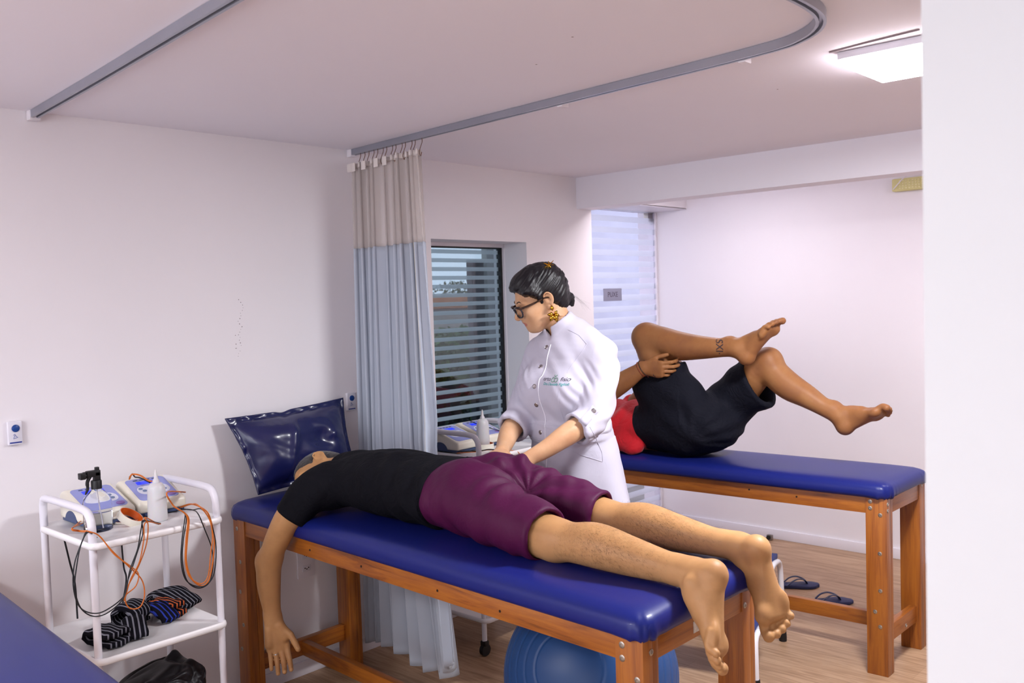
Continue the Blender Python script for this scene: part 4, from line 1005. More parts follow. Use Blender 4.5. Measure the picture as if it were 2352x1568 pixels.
def cloth(name,c,rough=.7,sheen=.3,bs=500,bump=.15,var=.04,spec=.15,wr=.5,ws=11):
    m=mat(name,c,rough,var=var,vs=5,sheen=sheen,spec=spec); nt=m.node_tree; b=nt.nodes['Principled BSDF']; v=ncoord(nt)
    a=nnoise(nt,v,ws,4,.55,2.2); r=nt.nodes.new('ShaderNodeMath'); r.operation='PINGPONG'; r.inputs[1].default_value=.5; lk(nt,a,r.inputs[0])
    q=nt.nodes.new('ShaderNodeMath'); q.operation='MULTIPLY_ADD'; q.inputs[1].default_value=.03; lk(nt,nnoise(nt,v,bs,2),q.inputs[0]); lk(nt,r.outputs[0],q.inputs[2])
    nbump(nt,b,q.outputs[0],wr,.02); return m
from mathutils.bvhtree import BVHTree
def bvh(o): 
    me=o.data; return BVHTree.FromPolygons([v.co[:] for v in me.vertices],[p.vertices[:] for p in me.polygons])
def decal(name,body,size,m,parent,tree,origin,xd,zd,lift=.0006,thick=.0003,align='CENTER',shear=0,font_w=None):
    """lettering laid onto a curved surface"""
    cu=bpy.data.curves.new(name,'FONT'); cu.body=body; cu.size=size; cu.align_x=align; cu.align_y='CENTER'; cu.shear=shear; cu.offset=font_w or 0
    to=bpy.data.objects.new(name,cu); col.objects.link(to); dg=bpy.context.evaluated_depsgraph_get(); me=bpy.data.meshes.new_from_object(to.evaluated_get(dg)); bpy.data.objects.remove(to)
    bm=bmesh.new(); bm.from_mesh(me); bmesh.ops.triangulate(bm,faces=bm.faces[:]); bmesh.ops.subdivide_edges(bm,edges=[e for e in bm.edges if e.calc_length()>size*.08],cuts=1)
    xd=Vector(xd).normalized(); zd=Vector(zd); zd=(zd-xd*zd.dot(xd)).normalized(); n=xd.cross(zd); og=Vector(origin)
    for v in bm.verts:
        p=og+xd*v.co.x+zd*v.co.y; h=tree.ray_cast(p+n*.15,-n,.4)
        v.co=(h[0]+n*lift) if h[0] is not None else p
    bm.to_mesh(me); bm.free(); me.materials.clear(); me.materials.append(m)
    o=bpy.data.objects.new(name,me); col.objects.link(o); setparent(o,parent); return o
# ------------------------------------------------------------------ man lying face down
def man_prone():
    t=empty('person',(1.2,2.15,.842),'man lying face down in black T-shirt and burgundy shorts, left arm hanging down','person')
    sk=skin('tan_skin','a5794f','b4875a','a87b52')
    def torso(V,i=0.,k=.03):
        V.loft([(1.20,2.165,.952),(1.05,2.155,.945),(.86,2.14,.952),(.68,2.13,.955),(.575,2.125,.940)],[.172+i,.166+i,.182+i,.186+i,.130+i],[.098+i,.092+i,.108+i,.092+i,.058+i],lat=(0,1,0),k=k)
        V.ell((.61,1.985,.932),(.074+i,.070+i,.066+i),k=.04); V.ell((.61,2.275,.940),(.078+i,.072+i,.070+i),k=.04)
    def hips(V,i=0.):
        V.loft([(1.06,2.155,.945),(1.20,2.165,.948),(1.30,2.17,.945)],[.163+i,.178+i,.165+i],[.095+i,.100+i,.085+i],lat=(0,1,0),k=.03)
        V.ell((1.245,2.085,.972),(.125+i,.092+i,.098+i),k=.035); V.ell((1.245,2.250,.972),(.125+i,.092+i,.098+i),k=.035)
    def arm(V,i=0.):
        V.loft([(.625,1.985,.935),(.600,1.915,.912),(.560,1.855,.850),(.510,1.830,.760),(.468,1.826,.690)],[.062+i,.058+i,.050+i,.044+i,.041+i],k=.03)
    xs=axis(.22,2.34,.0075,((.34,.60,.0028),(2.08,2.34,.0032))); ys=axis(1.76,2.45,.0075,((1.76,1.93,.0028),(1.93,2.34,.0036))); zs=axis(.24,1.11,.0075,((.24,.47,.0028),(.66,1.06,.0036)))
    V=Vol(xs,ys,zs); torso(V,-.004); hips(V,-.006)
    V.loft([(.56,2.125,.965),(.50,2.125,.962),(.44,2.12,.945)],[.062,.056,.056],k=.03)
    hF,hU=nv((.05,-.93,-.34)),nv((-.985,-.05,.02)); hc=(.425,2.105,.938)
    fr,HP=head(V,hc,hF,hU)
    arm(V)
    V.loft([(.468,1.826,.690),(.462,1.822,.650),(.458,1.822,.590),(.462,1.826,.510),(.466,1.830,.452)],[.043,.044,.042,.033,.029],[.040,.042,.038,.027,.022],lat=(.62,.75,0),k=.02)
    V.ell((.452,1.812,.678),.026,k=.03)
    ends=hand(V,(.466,1.830,.452),(.16,.05,-.985),(.80,-.56,.18),(.60,.78,.1),sc=1.05,per=[(16,34,22),(22,40,24),(18,32,20),(12,24,14)],fan=2.2,thumb=(.15,.12))
    # far arm tucked beside the head
    V.loft([(.60,2.28,.945),(.50,2.37,.905),(.42,2.39,.885)],[.058,.046,.042],k=.03); V.loft([(.42,2.39,.885),(.33,2.34,.878),(.26,2.27,.872)],[.040,.034,.026],k=.02)
    hand(V,(.27,2.28,.870),(-.4,-.9,0),(0,0,-1),(.9,-.4,0),sc=.9,curl=(5,5,5))
    # legs
    V.loft([(1.24,2.085,.950),(1.42,2.045,.930),(1.56,2.020,.912),(1.665,2.008,.902)],[.092,.086,.072,.060],k=.03)
    V.loft([(1.24,2.250,.950),(1.42,2.268,.930),(1.56,2.278,.912),(1.640,2.284,.902)],[.092,.086,.072,.060],k=.03)
    V.ell((1.64,2.012,.925),(.05,.038,.026),k=.03); V.ell((1.62,2.283,.925),(.05,.038,.026),k=.03)
    leg_lower(V,(1.665,2.008,.902),(2.125,2.015,.885),.058,.062,.037,(0,-.1,1))
    leg_lower(V,(1.640,2.284,.902),(2.085,2.305,.885),.058,.062,.037,(0,-.1,1))
    foot(V,(2.125,2.015,.885),(2.208,2.018,.920),(.10,-.30,-.95),(-.97,-.22,-.05),(.3,.95,-.25),L=.262,curl=.4)
    foot(V,(2.085,2.305,.885),(2.170,2.275,.922),(.22,-.02,-.97),(-.80,.50,-.22),(-.55,-.83,.0),L=.268,curl=.2)
    Vt,Q=V.mesh(smooth=2); body=meshobj('body',Vt,Q,sk,t)
    # hair
    V=Vol(axis(.24,.60,.0045),axis(2.0,2.24,.0045),axis(.80,1.08,.0045)); V.ell(HP(-.014,0,.044),(.102,.080,.093),fr,k=.01); V.ell(HP(-.055,0,-.010),(.052,.062,.06),fr,k=.03)
    V.ell(HP(.115,0,.01),(.075,.105,.115),fr,k=.012,op='-'); V.ell(HP(.002,.09,-.012),(.022,.03,.034),fr,k=.012,op='-'); V.ell(HP(.0,-.09,-.012),(.026,.03,.040),fr,k=.012,op='-')
    Vt,Q=V.mesh(lambda P:.0012*vn(P,300,90,300)+.001*vn(P,500))
    meshobj('hair',Vt,Q,mat('dark_greying_hair','211c1c',.6,var=.5,vs=120,bump=.5,bs=400,bd=.002,sheen=.2),t)
    # T-shirt
    V=Vol(axis(.44,1.16,.0050),axis(1.76,2.46,.0050),axis(.78,1.12,.0050)); torso(V,.008)
    V.loft([(1.0,2.155,.947),(1.115,2.160,.95)],[.190,.203],[.107,.115],lat=(0,1,0),k=.03,cap=(None,.009))
    V.loft([(.625,1.985,.950),(.600,1.915,.925),(.566,1.856,.845)],[.076,.070,.062],k=.035,cap=(None,.009))
    V.loft([(.625,2.265,.950),(.55,2.335,.918),(.50,2.365,.900)],[.074,.062,.060],k=.035,cap=(None,.009))
    V.loft([(.60,2.125,.965),(.515,2.125,.964)],[.085,.067],k=.03,cap=(None,.009)); V.loft([(.52,2.125,.962),(.48,2.12,.955)],[.058,.06],k=.002,op='-')
    def dsp(P):
        m=np.clip((P[:,0]-.72)/.2,0,1)
        return folds(P,(1,.35,.5),70,.0058,2.2,5)*m+folds(P,(.3,-.7,.6),60,.0036,2,6,3.)*(.4+.6*m)+.0012*vn(P,22)
    Vt,Q=V.mesh(dsp,smooth=4); meshobj('t_shirt',Vt,Q,cloth('black_jersey','090910',.85,.0,bump=.2),t)
    # shorts
    V=Vol(axis(.94,1.80,.0055),axis(1.84,2.46,.006),axis(.80,1.13,.006)); hips(V,.010)
    V.loft([(1.05,2.155,.946),(1.08,2.158,.946),(1.15,2.162,.95)],[.172,.178,.188],[.094,.100,.108],lat=(0,1,0),k=.03,cap=(.009,None))
    V.loft([(1.24,2.08,.955),(1.42,2.035,.938),(1.54,2.016,.925),(1.628,2.004,.915)],[.112,.108,.094,.084],[.105,.098,.088,.082],lat=(0,1,0),k=.035,cap=(None,.009))
    V.loft([(1.24,2.255,.955),(1.42,2.270,.938),(1.54,2.277,.925),(1.620,2.283,.915)],[.112,.105,.090,.082],[.105,.096,.086,.080],lat=(0,1,0),k=.035,cap=(None,.009))
    V.loft([(1.600,2.009,.913),(1.70,2.0,.91)],[.0695,.0705],k=.002,op='-'); V.loft([(1.590,2.281,.913),(1.70,2.288,.91)],[.0675,.0685],k=.002,op='-')
    def dsp(P):
        cr_=np.exp(-(((P[:,0]-1.30)/.16)**2+((P[:,1]-2.17)/.16)**2))
        rad=np.arctan2(P[:,1]-2.17,P[:,0]-1.42)
        r=np.hypot(P[:,0]-1.42,(P[:,1]-2.17)); f1=np.sin(rad*9+2.5*vn(P,6))*np.exp(-((r-.13)/.10)**2)*.0085
        return np.clip((P[:,0]-1.10)/.06,0,1)*(f1+folds(P,(.8,-.45,.2),55,.0050,2.5,5)*(.35+.8*cr_)+folds(P,(1,.5,0),110,.0024,2,8,5.)+.0012*vn(P,20))
    Vt,Q=V.mesh(dsp,smooth=4); meshobj('shorts',Vt,Q,cloth('burgundy_satin_jersey','460c36',.58,.0,bump=.1,spec=.22,wr=.20,ws=6),t)
    # ring on the ring finger
    p=np.array(body.location)*0+ (np.array((.466,1.830,.452))); D=nv((.16,.05,-.985)); S=nv(np.array((.60,.78,.1))-D*np.dot((.60,.78,.1),D)); N=nv(np.cross(S,D)); N=N if N@np.array((.8,-.56,.18))>0 else -N
    rc=p+(D*(.094+.020)-S*.011+N*.004)*.98
    MB().tube([rc+(S*math.cos(a)+N*math.sin(a))*.0108 for a in np.linspace(0,2*math.pi,20)[:-1]],.0013,6,closed=True).build('finger_ring',M['steel'],t)
    MB().lathe([(.0005,-.002),(.0028,-.001),(.0028,.001),(.0005,.0025)],rc+N*.0125,8).build('ring_stone',mat('pale_stone','e8e8ee',.1,spec=1,var=0),bpy.data.objects['finger_ring'])
    # mole, leg hair
    me=body.data; n=len(me.polygons); rnd=np.random.RandomState(3); cen=np.empty(n*3,np.float32); me.polygons.foreach_get('center',cen); cen=cen.reshape(-1,3); nr=np.empty(n*3,np.float32); me.polygons.foreach_get('normal',nr); nr=nr.reshape(-1,3)
    ok=np.where((cen[:,0]>1.70)&(cen[:,0]<2.06)&(cen[:,2]>.86))[0]; hm=MB(); pick=rnd.choice(ok,9000)
    wts=np.exp(-((cen[pick,0]-1.86)/.13)**2); pick=pick[rnd.rand(len(pick))<wts+.12]
    for i in pick:
        c,nn=Vector(cen[i]+rnd.randn(3)*.002),Vector(nr[i]); 
        dr=(Vector((.75+.3*rnd.randn(),.35*rnd.randn(),-.45+.4*rnd.randn()))); dr=(dr-nn*dr.dot(nn)).normalized(); l=.007+.008*rnd.rand(); sd=nn.cross(dr)*.00014
        a=c-nn*.0004; b=c+dr*l*.5+nn*l*.30; e=c+dr*l+nn*l*.22+sd*12*rnd.randn()
        hm.add([a+sd,a-sd,b-sd*.8,b+sd*.8,e],[(0,1,2,3),(3,2,4)])
    h=hm.build('leg_hair',mat('leg_hair_brown','3a2818',.6,var=0),t,auto=None); h['kind']='stuff'
man_prone()
# ------------------------------------------------------------------ man on his back holding one knee
def man_supine():
    t=empty('person',(.9,3.92,.81),'man lying on his back in black shorts and red shirt, hugging one bent knee','person')
    sk=skin('brown_skin','85573a','93623c','9e6e45')
    def torso(V,i=0.):
        V.loft([(.95,3.93,.935),(.80,3.93,.930),(.62,3.93,.928),(.45,3.93,.925),(.36,3.93,.925)],[.170+i,.165+i,.18+i,.195+i,.15+i],[.112+i,.11+i,.115+i,.105+i,.075+i],lat=(0,1,0),k=.03)
        for s_ in (-1,1): V.ell((.385,3.93+.155*s_,.918),(.075+i,.07+i,.07+i),k=.04)
    xs=axis(-.02,2.02,.0085,((.70,1.06,.0036),(1.22,1.54,.0042),(1.64,1.95,.0042))); ys=axis(3.58,4.22,.0085,((3.63,3.88,.0036),(3.90,4.08,.0042))); zs=axis(.79,1.52,.0085,((.92,1.14,.0042),(1.14,1.34,.0036),(1.34,1.50,.0042)))
    V=Vol(xs,ys,zs); torso(V,-.004)
    V.ell((.98,3.86,.93),(.12,.10,.10),k=.03); V.ell((.98,4.0,.93),(.12,.10,.10),k=.03)
    V.loft([(.37,3.93,.935),(.30,3.93,.94),(.26,3.93,.945)],[.062,.056,.056],k=.03)
    fr,HP=head(V,(.205,3.925,.920),(.12,-.10,.98),(-1,0,.12))
    # near (right) leg: thigh towards the chest, shin level
    V.loft([(.96,3.84,.965),(.90,3.82,1.12),(.835,3.805,1.27),(.785,3.80,1.375)],[.098,.092,.082,.070],k=.03)
    V.ell((.775,3.80,1.400),(.062,.060,.056),k=.035)
    V.loft([(.785,3.80,1.385),(.86,3.80,1.370),(.96,3.80,1.348),(1.08,3.80,1.342),(1.20,3.80,1.342),(1.275,3.80,1.340)],[.067,.072,.070,.056,.043,.039],k=.025)
    foot(V,(1.275,3.80,1.340),(1.330,3.795,1.262),(.62,.03,.79),(-.79,.20,.60),(-.15,.97,.1),L=.268,curl=.1,ra=.038)
    # far (left) leg
    V.loft([(1.0,4.00,.955),(1.12,3.995,1.06),(1.24,3.985,1.185),(1.325,3.98,1.262)],[.098,.092,.080,.066],k=.03)
    V.ell((1.345,3.98,1.278),(.052,.056,.052),k=.03)
    V.loft([(1.325,3.98,1.262),(1.375,3.98,1.205),(1.44,3.98,1.155),(1.52,3.98,1.115),(1.60,3.98,1.07),(1.675,3.98,1.030)],[.062,.066,.064,.053,.041,.036],k=.025)
    foot(V,(1.675,3.98,1.030),(1.690,3.975,.948),(.86,-.02,.50),(-.45,.25,.86),(-.1,-.97,.2),L=.262,curl=.3,ra=.036)
    # arms
    V.loft([(.385,3.77,.920),(.45,3.71,.965),(.54,3.67,1.035),(.60,3.660,1.085)],[.060,.055,.050,.047],k=.03)
    V.loft([(.60,3.660,1.085),(.65,3.658,1.130),(.73,3.662,1.178),(.81,3.672,1.228),(.845,3.677,1.247)],[.048,.054,.050,.038,.031],[.046,.052,.046,.033,.026],lat=(.5,0,-.85),k=.02)
    hand(V,(.845,3.677,1.247),(.93,.10,-.04),(-.05,1,.10),(.05,-.10,1),sc=1.02,per=[(25,45,30),(28,45,30),(35,50,35),(40,55,40)],fan=4,thumb=(.2,.3),rw=.031)
    V.loft([(.385,4.09,.920),(.45,4.12,.98),(.56,4.10,1.07),(.62,4.06,1.11)],[.060,.055,.050,.047],k=.03)
    V.loft([(.62,4.06,1.11),(.72,4.00,1.16),(.82,3.955,1.20),(.895,3.915,1.225)],[.048,.050,.038,.030],k=.02)
    hand(V,(.905,3.905,1.228),(.50,-.86,-.02),(-.86,-.5,.1),(.05,.1,1),sc=.98,per=[(20,35,30),(25,40,30),(25,40,30),(25,40,30)],fan=4,thumb=(.2,.2))
    Vt,Q=V.mesh(smooth=2); body=meshobj('body',Vt,Q,sk,t)
    V=Vol(axis(0,.36,.006),axis(3.78,4.08,.006),axis(.79,1.08,.006)); V.ell(HP(-.014,0,.044),(.103,.082,.094),fr,k=.01); V.ell(HP(-.055,0,-.010),(.052,.062,.06),fr,k=.03); V.ell(HP(.115,0,.01),(.075,.105,.115),fr,k=.012,op='-')
    for s_ in(1,-1): V.ell(HP(.0,.09*s_,-.012),(.026,.03,.040),fr,k=.012,op='-')
    Vt,Q=V.mesh(); meshobj('hair',Vt,Q,mat('black_short_hair','120f10',.6,bump=.4,bs=300),t)
    # red shirt
    V=Vol(axis(.20,1.0,.007),axis(3.58,4.22,.007),axis(.79,1.10,.007)); torso(V,.010)
    V.loft([(.385,3.77,.920),(.45,3.71,.965),(.49,3.69,1.0)],[.074,.068,.066],k=.03,cap=(None,.009)); V.loft([(.385,4.09,.920),(.45,4.12,.98),(.48,4.115,1.0)],[.074,.068,.066],k=.03,cap=(None,.009))
    V.loft([(.60,3.80,.86),(.68,3.765,.85),(.735,3.765,.835)],[.06,.045,.030],[.05,.045,.034],lat=(0,0,1),k=.03)   # loose hem spilling onto the table
    V.cut((.5,4,.812),(0,0,-1))
    Vt,Q=V.mesh(lambda P:folds(P,(1,.2,-.5),70,.009,2.5,5)+.002*vn(P,18),smooth=3); meshobj('shirt',Vt,Q,cloth('red_jersey','c0202a',.7,.15),t)
    # shorts
    V=Vol(axis(.60,1.48,.0058),axis(3.60,4.24,.0058),axis(.78,1.38,.0062))
    V.loft([(.70,3.93,.935),(.84,3.925,.945),(.98,3.925,.95),(1.08,3.925,.965)],[.175,.190,.200,.165],[.118,.140,.148,.125],lat=(0,1,0),k=.04,cap=(.009,None))
    V.loft([(1.0,3.85,.955),(.93,3.825,1.06),(.868,3.805,1.14),(.838,3.80,1.222)],[.165,.165,.160,.160],[.112,.108,.098,.094],lat=(1,0,.2),k=.05,cap=(None,.009))
    V.loft([(1.0,4.00,.965),(1.10,3.995,1.04),(1.20,3.985,1.125),(1.285,3.98,1.172)],[.128,.120,.120,.135],[.115,.108,.108,.112],lat=(.6,0,-.75),k=.045,cap=(None,.009))
    V.loft([(.855,3.80,1.17),(.825,3.795,1.29)],[.144,.146],[.080,.082],lat=(1,0,.2),k=.003,op='-'); V.loft([(1.235,3.982,1.145),(1.36,3.98,1.22)],[.102,.114],[.090,.094],lat=(.6,0,-.75),k=.003,op='-')
    V.cut((.5,4,.811),(0,0,-1),.01)
    def dsp(P):
        rad=np.arctan2(P[:,2]-.90,P[:,0]-1.06); r=np.hypot(P[:,0]-1.06,P[:,2]-.90)
        return np.sin(rad*13+2*vn(P,6))*np.exp(-((r-.16)/.09)**2)*.004*(P[:,0]>1.0)+folds(P,(.55,.2,.8),55,.0035,2.4,5)+.0018*vn(P,18)
    Vt,Q=V.mesh(dsp,smooth=4); meshobj('shorts',Vt,Q,cloth('black_navy_cloth','14151f',.8,.0),t)
    # bracelets, tattoos
    tree=bvh(body); A=np.array((.845,3.677,1.247)); D=nv(np.array((.845,3.677,1.247))-np.array((.73,3.662,1.178))); a1=nv(np.cross(D,(0,1,0))); a2=np.cross(D,a1)
    for nm,off,c_,r_ in (('bead_bracelet',-.004,'3a2520',.0028),('cord_bracelet',-.016,'7a2f22',.0018)):
        ctr=A+D*off; mb=MB(); n=30 if nm[0]=='b' else 26; pts=[]
        for q in range(n):
            an=2*math.pi*q/n; dr=a1*math.cos(an)+a2*math.sin(an); h=tree.ray_cast(Vector(ctr+dr*.08),Vector(-dr),.08); p=np.array(h[0]) if h[0] is not None else ctr+dr*.03; pts.append(p+dr*r_*.6)
        if nm[0]=='b':
            mb.tube(pts,.0012,5,closed=True)
            for p in pts: mb.lathe([(.0004,-r_),(r_*.8,-r_*.6),(r_,0),(r_*.8,r_*.6),(.0004,r_)],p,8)
        else: mb.tube(pts,r_,6,closed=True)
        b=mb.build(nm,mat(nm+'_brown',c_,.4,var=.5,vs=300),t)
    ink=mat('tattoo_ink','3a2a2c',.6,var=0)
    o=np.array((1.185,3.745,1.352)); decal('ankle_tattoo','SXI·',.042,ink,t,tree,tuple(at(1652,797,y=3.757)),(-.02,.0,-1),(.77,.55,0),lift=.0004,font_w=.0006)
    decal('forearm_tattoo','D4',.030,ink,t,tree,tuple(at(1484,869,y=3.62)),(.70,.05,.45),(-.5,0,.8),lift=.0004)
man_supine()
# ------------------------------------------------------------------ standing woman in a white coat
def woman():
    t=empty('person',(1.07,2.80,0),'woman in white buttoned coat and glasses standing behind the near treatment table','person')
    sk=skin('fair_skin','b98a68','c69a76','cea584',.45)
    X0=1.085; Y0=2.80
    def torso(V,i=0.,bust=True):
        V.loft([(X0,Y0+.03,.90),(X0,Y0+.02,.98),(X0,Y0+.0,1.08),(X0,Y0+.0,1.20),(X0,Y0+.01,1.32),(X0,Y0+.02,1.40),(X0,Y0+.02,1.44)],[.178+i,.172+i,.152+i,.160+i,.172+i,.150+i,.10+i],[.135+i,.125+i,.108+i,.118+i,.115+i,.090+i,.07+i],lat=(1,0,0),k=.03)
        if bust:
            for s_ in(-1,1): V.ell((X0+.070*s_-.012,Y0-.085,1.235),(.078+i,.070+i,.078+i),k=.05)
        for s_ in (-1,1): V.ell((X0+.138*s_,Y0+.02,1.360),(.056+i,.060+i,.058+i),k=.045)
    LA=[(X0+.145,Y0+.015,1.370),(X0+.172,Y0-.01,1.30),(X0+.185,Y0-.05,1.21),(X0+.182,Y0-.105,1.135)]
    LF=[(X0+.182,Y0-.105,1.135),(X0+.160,Y0-.19,1.105),(X0+.125,Y0-.29,1.055),(X0+.085,Y0-.375,1.018)]
    RA=[(X0-.140,Y0+.015,1.375),(X0-.160,Y0-.01,1.30),(X0-.168,Y0-.05,1.21),(X0-.160,Y0-.11,1.125)]
    RF=[(X0-.160,Y0-.11,1.125),(X0-.150,Y0-.18,1.085),(X0-.108,Y0-.26,1.045),(X0-.055,Y0-.335,1.035)]
    hc=np.array((.998,2.750,1.592)); F=nv((-.545,-.80,-.42)); 
    U=np.array((-.15,-.30,.95)); 
    xs=axis(.80,1.34,.0085,((.88,1.12,.0024),(1.12,1.22,.005))); ys=axis(2.27,3.0,.0085,((2.28,2.50,.0045),(2.60,2.88,.0024))); zs=axis(.0,1.76,.011,((.98,1.06,.0045),(1.06,1.42,.009),(1.44,1.72,.0024)))
    V=Vol(xs,ys,zs); torso(V,-.012)
    fr,HP=head(V,hc,F,U,sc=.97,fem=True)
    V.loft([(X0,Y0+.03,1.40),(X0-.01,Y0+.02,1.455),(X0-.035,Y0-.005,1.51),tuple(HP(-.035,0,-.045))],[.058,.050,.048,.050],k=.03)
    V.loft(LA,[.048,.044,.042,.040],k=.03); V.loft(RA,[.048,.044,.042,.040],k=.03)
    V.loft(LF,[.040,.043,.034,.026],[.040,.041,.031,.021],lat=(.3,.2,1),k=.02); V.loft(RF,[.040,.042,.034,.026],[.040,.040,.031,.021],lat=(.3,.2,1),k=.02)
    hand(V,LF[-1],(-.30,-.90,.12),(.0,-.15,-1),(-.9,.4,0),sc=.9,curl=(8,12,8),thumb=(.1,.1))
    hand(V,RF[-1],(.55,-.80,.05),(.0,-.1,-1),(.8,.55,0),sc=.9,curl=(8,12,8),thumb=(.1,.1))
    for s_ in (-1,1): V.loft([(X0+.085*s_,Y0+.03,.92),(X0+.085*s_,Y0+.03,.50),(X0+.085*s_,Y0+.05,.28),(X0+.085*s_,Y0+.05,.07)],[.085,.055,.052,.034],k=.02)
    Vt,Q=V.mesh(smooth=2)
    cen=Vt[Q].mean(1); rel=(cen-hc); lf,ll,lu=rel@fr[0]/.97,rel@fr[1]/.97,rel@fr[2]/.97
    mi=np.zeros(len(Q)); lip=(lf>.080)&((ll/.0225)**2+((lu+.0622)/.0105)**2<1); mi[lip]=1
    brow=(lf>.07)&(np.abs(ll)>.012)&(np.abs(ll)<.046)&(np.abs(lu-(.031-.12*(np.abs(ll)-.028)))<.0046); mi[brow&False]=2
    body=meshobj('body',Vt,Q,None,t,mats=[sk,mat('lip_rose','b5705f',.4,var=.03),mat('eyebrow_dark','3a2820',.7)],mi=mi)
    # eyelashes line + hair
    btree=bvh(body)
    for s_ in (1,-1):
        bp=[]
        for l_,u_ in ((.050,.024),(.042,.031),(.032,.034),(.022,.032),(.014,.028)):
            h=btree.ray_cast(Vector(HP(.2,l_*s_,u_)),Vector(-fr[0]),.3); bp.append((np.array(h[0]) if h[0] is not None else HP(.09,l_*s_,u_))+fr[0]*.0002)
        MB().tube(cr(bp,4),[.0008]*3+[.0016]*3+[.0022]*5+[.0024]*4+[.0014]*2,7).build('eyebrow',bpy.data.materials['eyebrow_dark'],t)
        MB().tube(cr([HP(.080,.046*s_,-.007),HP(.0935,.038*s_,-.0105),HP(.0955,.030*s_,-.0115),HP(.0915,.020*s_,-.0075)],5),.0011,5).build('eyelashes',bpy.data.materials['eyebrow_dark'],t)
    V=Vol(axis(.86,1.18,.0028),axis(2.60,2.94,.0028),axis(1.48,1.80,.0028))
    V.ell(HP(-.014,0,.048),(.104,.084,.096),fr,k=.01); V.ell(HP(-.062,0,.030),(.055,.068,.072),fr,k=.04); V.ell(HP(-.062,0,-.030),(.040,.054,.048),fr,k=.04)
    V.ell(HP(.040,.0,.094),(.046,.060,.034),fr,k=.03)
    V.loft([HP(.07,.02,.084),HP(.084,.0,.084),HP(.088,-.02,.076)],[.014,.012,.010],k=.02)
    for s_ in (1,-1): V.loft([HP(.045,.068*s_,.060),HP(.030,.078*s_,.030),HP(.022,.075*s_,.0)],[.028,.018,.008],k=.02)
    V.ell(HP(.135,0,-.016),(.078,.12,.094),fr,k=.030,op='-'); V.ell(HP(.072,.085,-.020),(.052,.05,.062),fr,k=.020,op='-'); V.ell(HP(.072,-.085,-.020),(.052,.05,.062),fr,k=.020,op='-')
    V.loft([HP(-.098,0,-.030),HP(-.116,.002,-.050),HP(-.112,.004,-.076)],[.024,.017,.008],k=.02)
    for s_ in(1,-1): V.ell(HP(-.004,.095*s_,-.008),(.024,.030,.036),fr,k=.010,op='-'); V.ell(HP(.0,.085*s_,-.060),(.05,.04,.045),fr,k=.015,op='-')
    V.ell(HP(-.03,0,-.105),(.06,.07,.045),fr,k=.02,op='-')
    def hd(P):
        r=P-hc; f_,l_,u_=r@fr[0],r@fr[1],r@fr[2]; ang=np.arctan2(u_-.03,f_+.07); 
        a_=u_+f_*.55; b_=f_-u_*.55; G=np.stack([a_,b_,l_],1)
        return .0022*vn(G,150,9,60)+.0012*vn(G,320,14,150)+.003*vn(G,45,5,18)+0*np.sin(ang*90+5*vn(P,14))*np.clip(1-np.abs(l_)/.09,0,1)+.0*np.sin((u_*1.0+f_*.55)*420+5*vn(P,12))*np.clip(np.abs(l_)/.07,0,1)+.002*vn(P,22)
    Vt,Q=V.mesh(hd,smooth=1)
    hm,nt,b=nmat('black_shiny_hair'); b.inputs['Base Color'].default_value=lin('0c0a10'); b.inputs['Roughness'].default_value=.38; b.inputs['Specular IOR Level'].default_value=.45
    nbump(nt,b,nnoise(nt,ncoord(nt,(40,40,260)),3,4),.35,.002)
    hair=meshobj('hair',Vt,Q,hm,t)
    # flyaway strands
    fm=MB(); rnd=random.Random(4)
    for i in range(16):
        a=rnd.uniform(-.02,.02); fm.tube(cr([HP(-.125,a,-.035),HP(-.142-rnd.random()*.01,a*1.5,-.055-rnd.random()*.02),HP(-.150-rnd.random()*.03,a*2,-.09-rnd.random()*.04)],4),.00013,3)
    s_=fm.build('loose_strands',hm,hair); s_['kind']='stuff'
    # clip
    mb=MB(); cc=HP(-.075,.050,.118)
    for i in range(7):
        a=i*math.pi*2/7; d=fr[0]*math.cos(a)+fr[2]*math.sin(a)*.8; mb.tube([cc-d*.002,cc+d*(.020+.006*(i%2))+fr[1]*.006],[.0026,.0013],6)
    mb.build('hair_clip',M['gold'],t)
    # earring: gold petals
    e=empty('earring',tuple(HP(-.002,.087,-.048))); setparent(e,t)
    for i,(a,l) in enumerate(((100,.022),(20,.026),(-35,.030),(-90,.032),(-140,.022),(160,.018))):
        a=R(a); d=fr[0]*math.cos(a)+fr[2]*math.sin(a); w_=np.cross(d,fr[1]); c=HP(-.004,.090,-.062 if i else -.048)
        P=[c,c+d*l*.4+w_*l*.36+fr[1]*.003,c+d*l*.8+w_*l*.22+fr[1]*.002,c+d*l*1.1,c+d*l*.8-w_*l*.22+fr[1]*.002,c+d*l*.4-w_*l*.36+fr[1]*.003,c+d*l*.5+fr[1]*.006]
        q=MB(); q.add(P,[(0,1,6),(1,2,6),(2,3,6),(3,4,6),(4,5,6),(5,0,6)]); o=q.build('petal',M['gold'],e,auto=60); md=o.modifiers.new('t','SOLIDIFY'); md.thickness=.0008
    # glasses
    g=empty('glasses',tuple(HP(.115,0,0))); setparent(g,t); tort=mat('tortoise_frame','3a261c',.25,var=.9,vs=60); dk=mat('dark_frame','22232c',.25)
    lens,nt,b=nmat('clear_lens'); b.inputs['Transmission Weight'].default_value=1; b.inputs['Roughness'].default_value=0; b.inputs['IOR'].default_value=1.03; b.inputs['Base Color'].default_value=(.8,.82,.86,1)
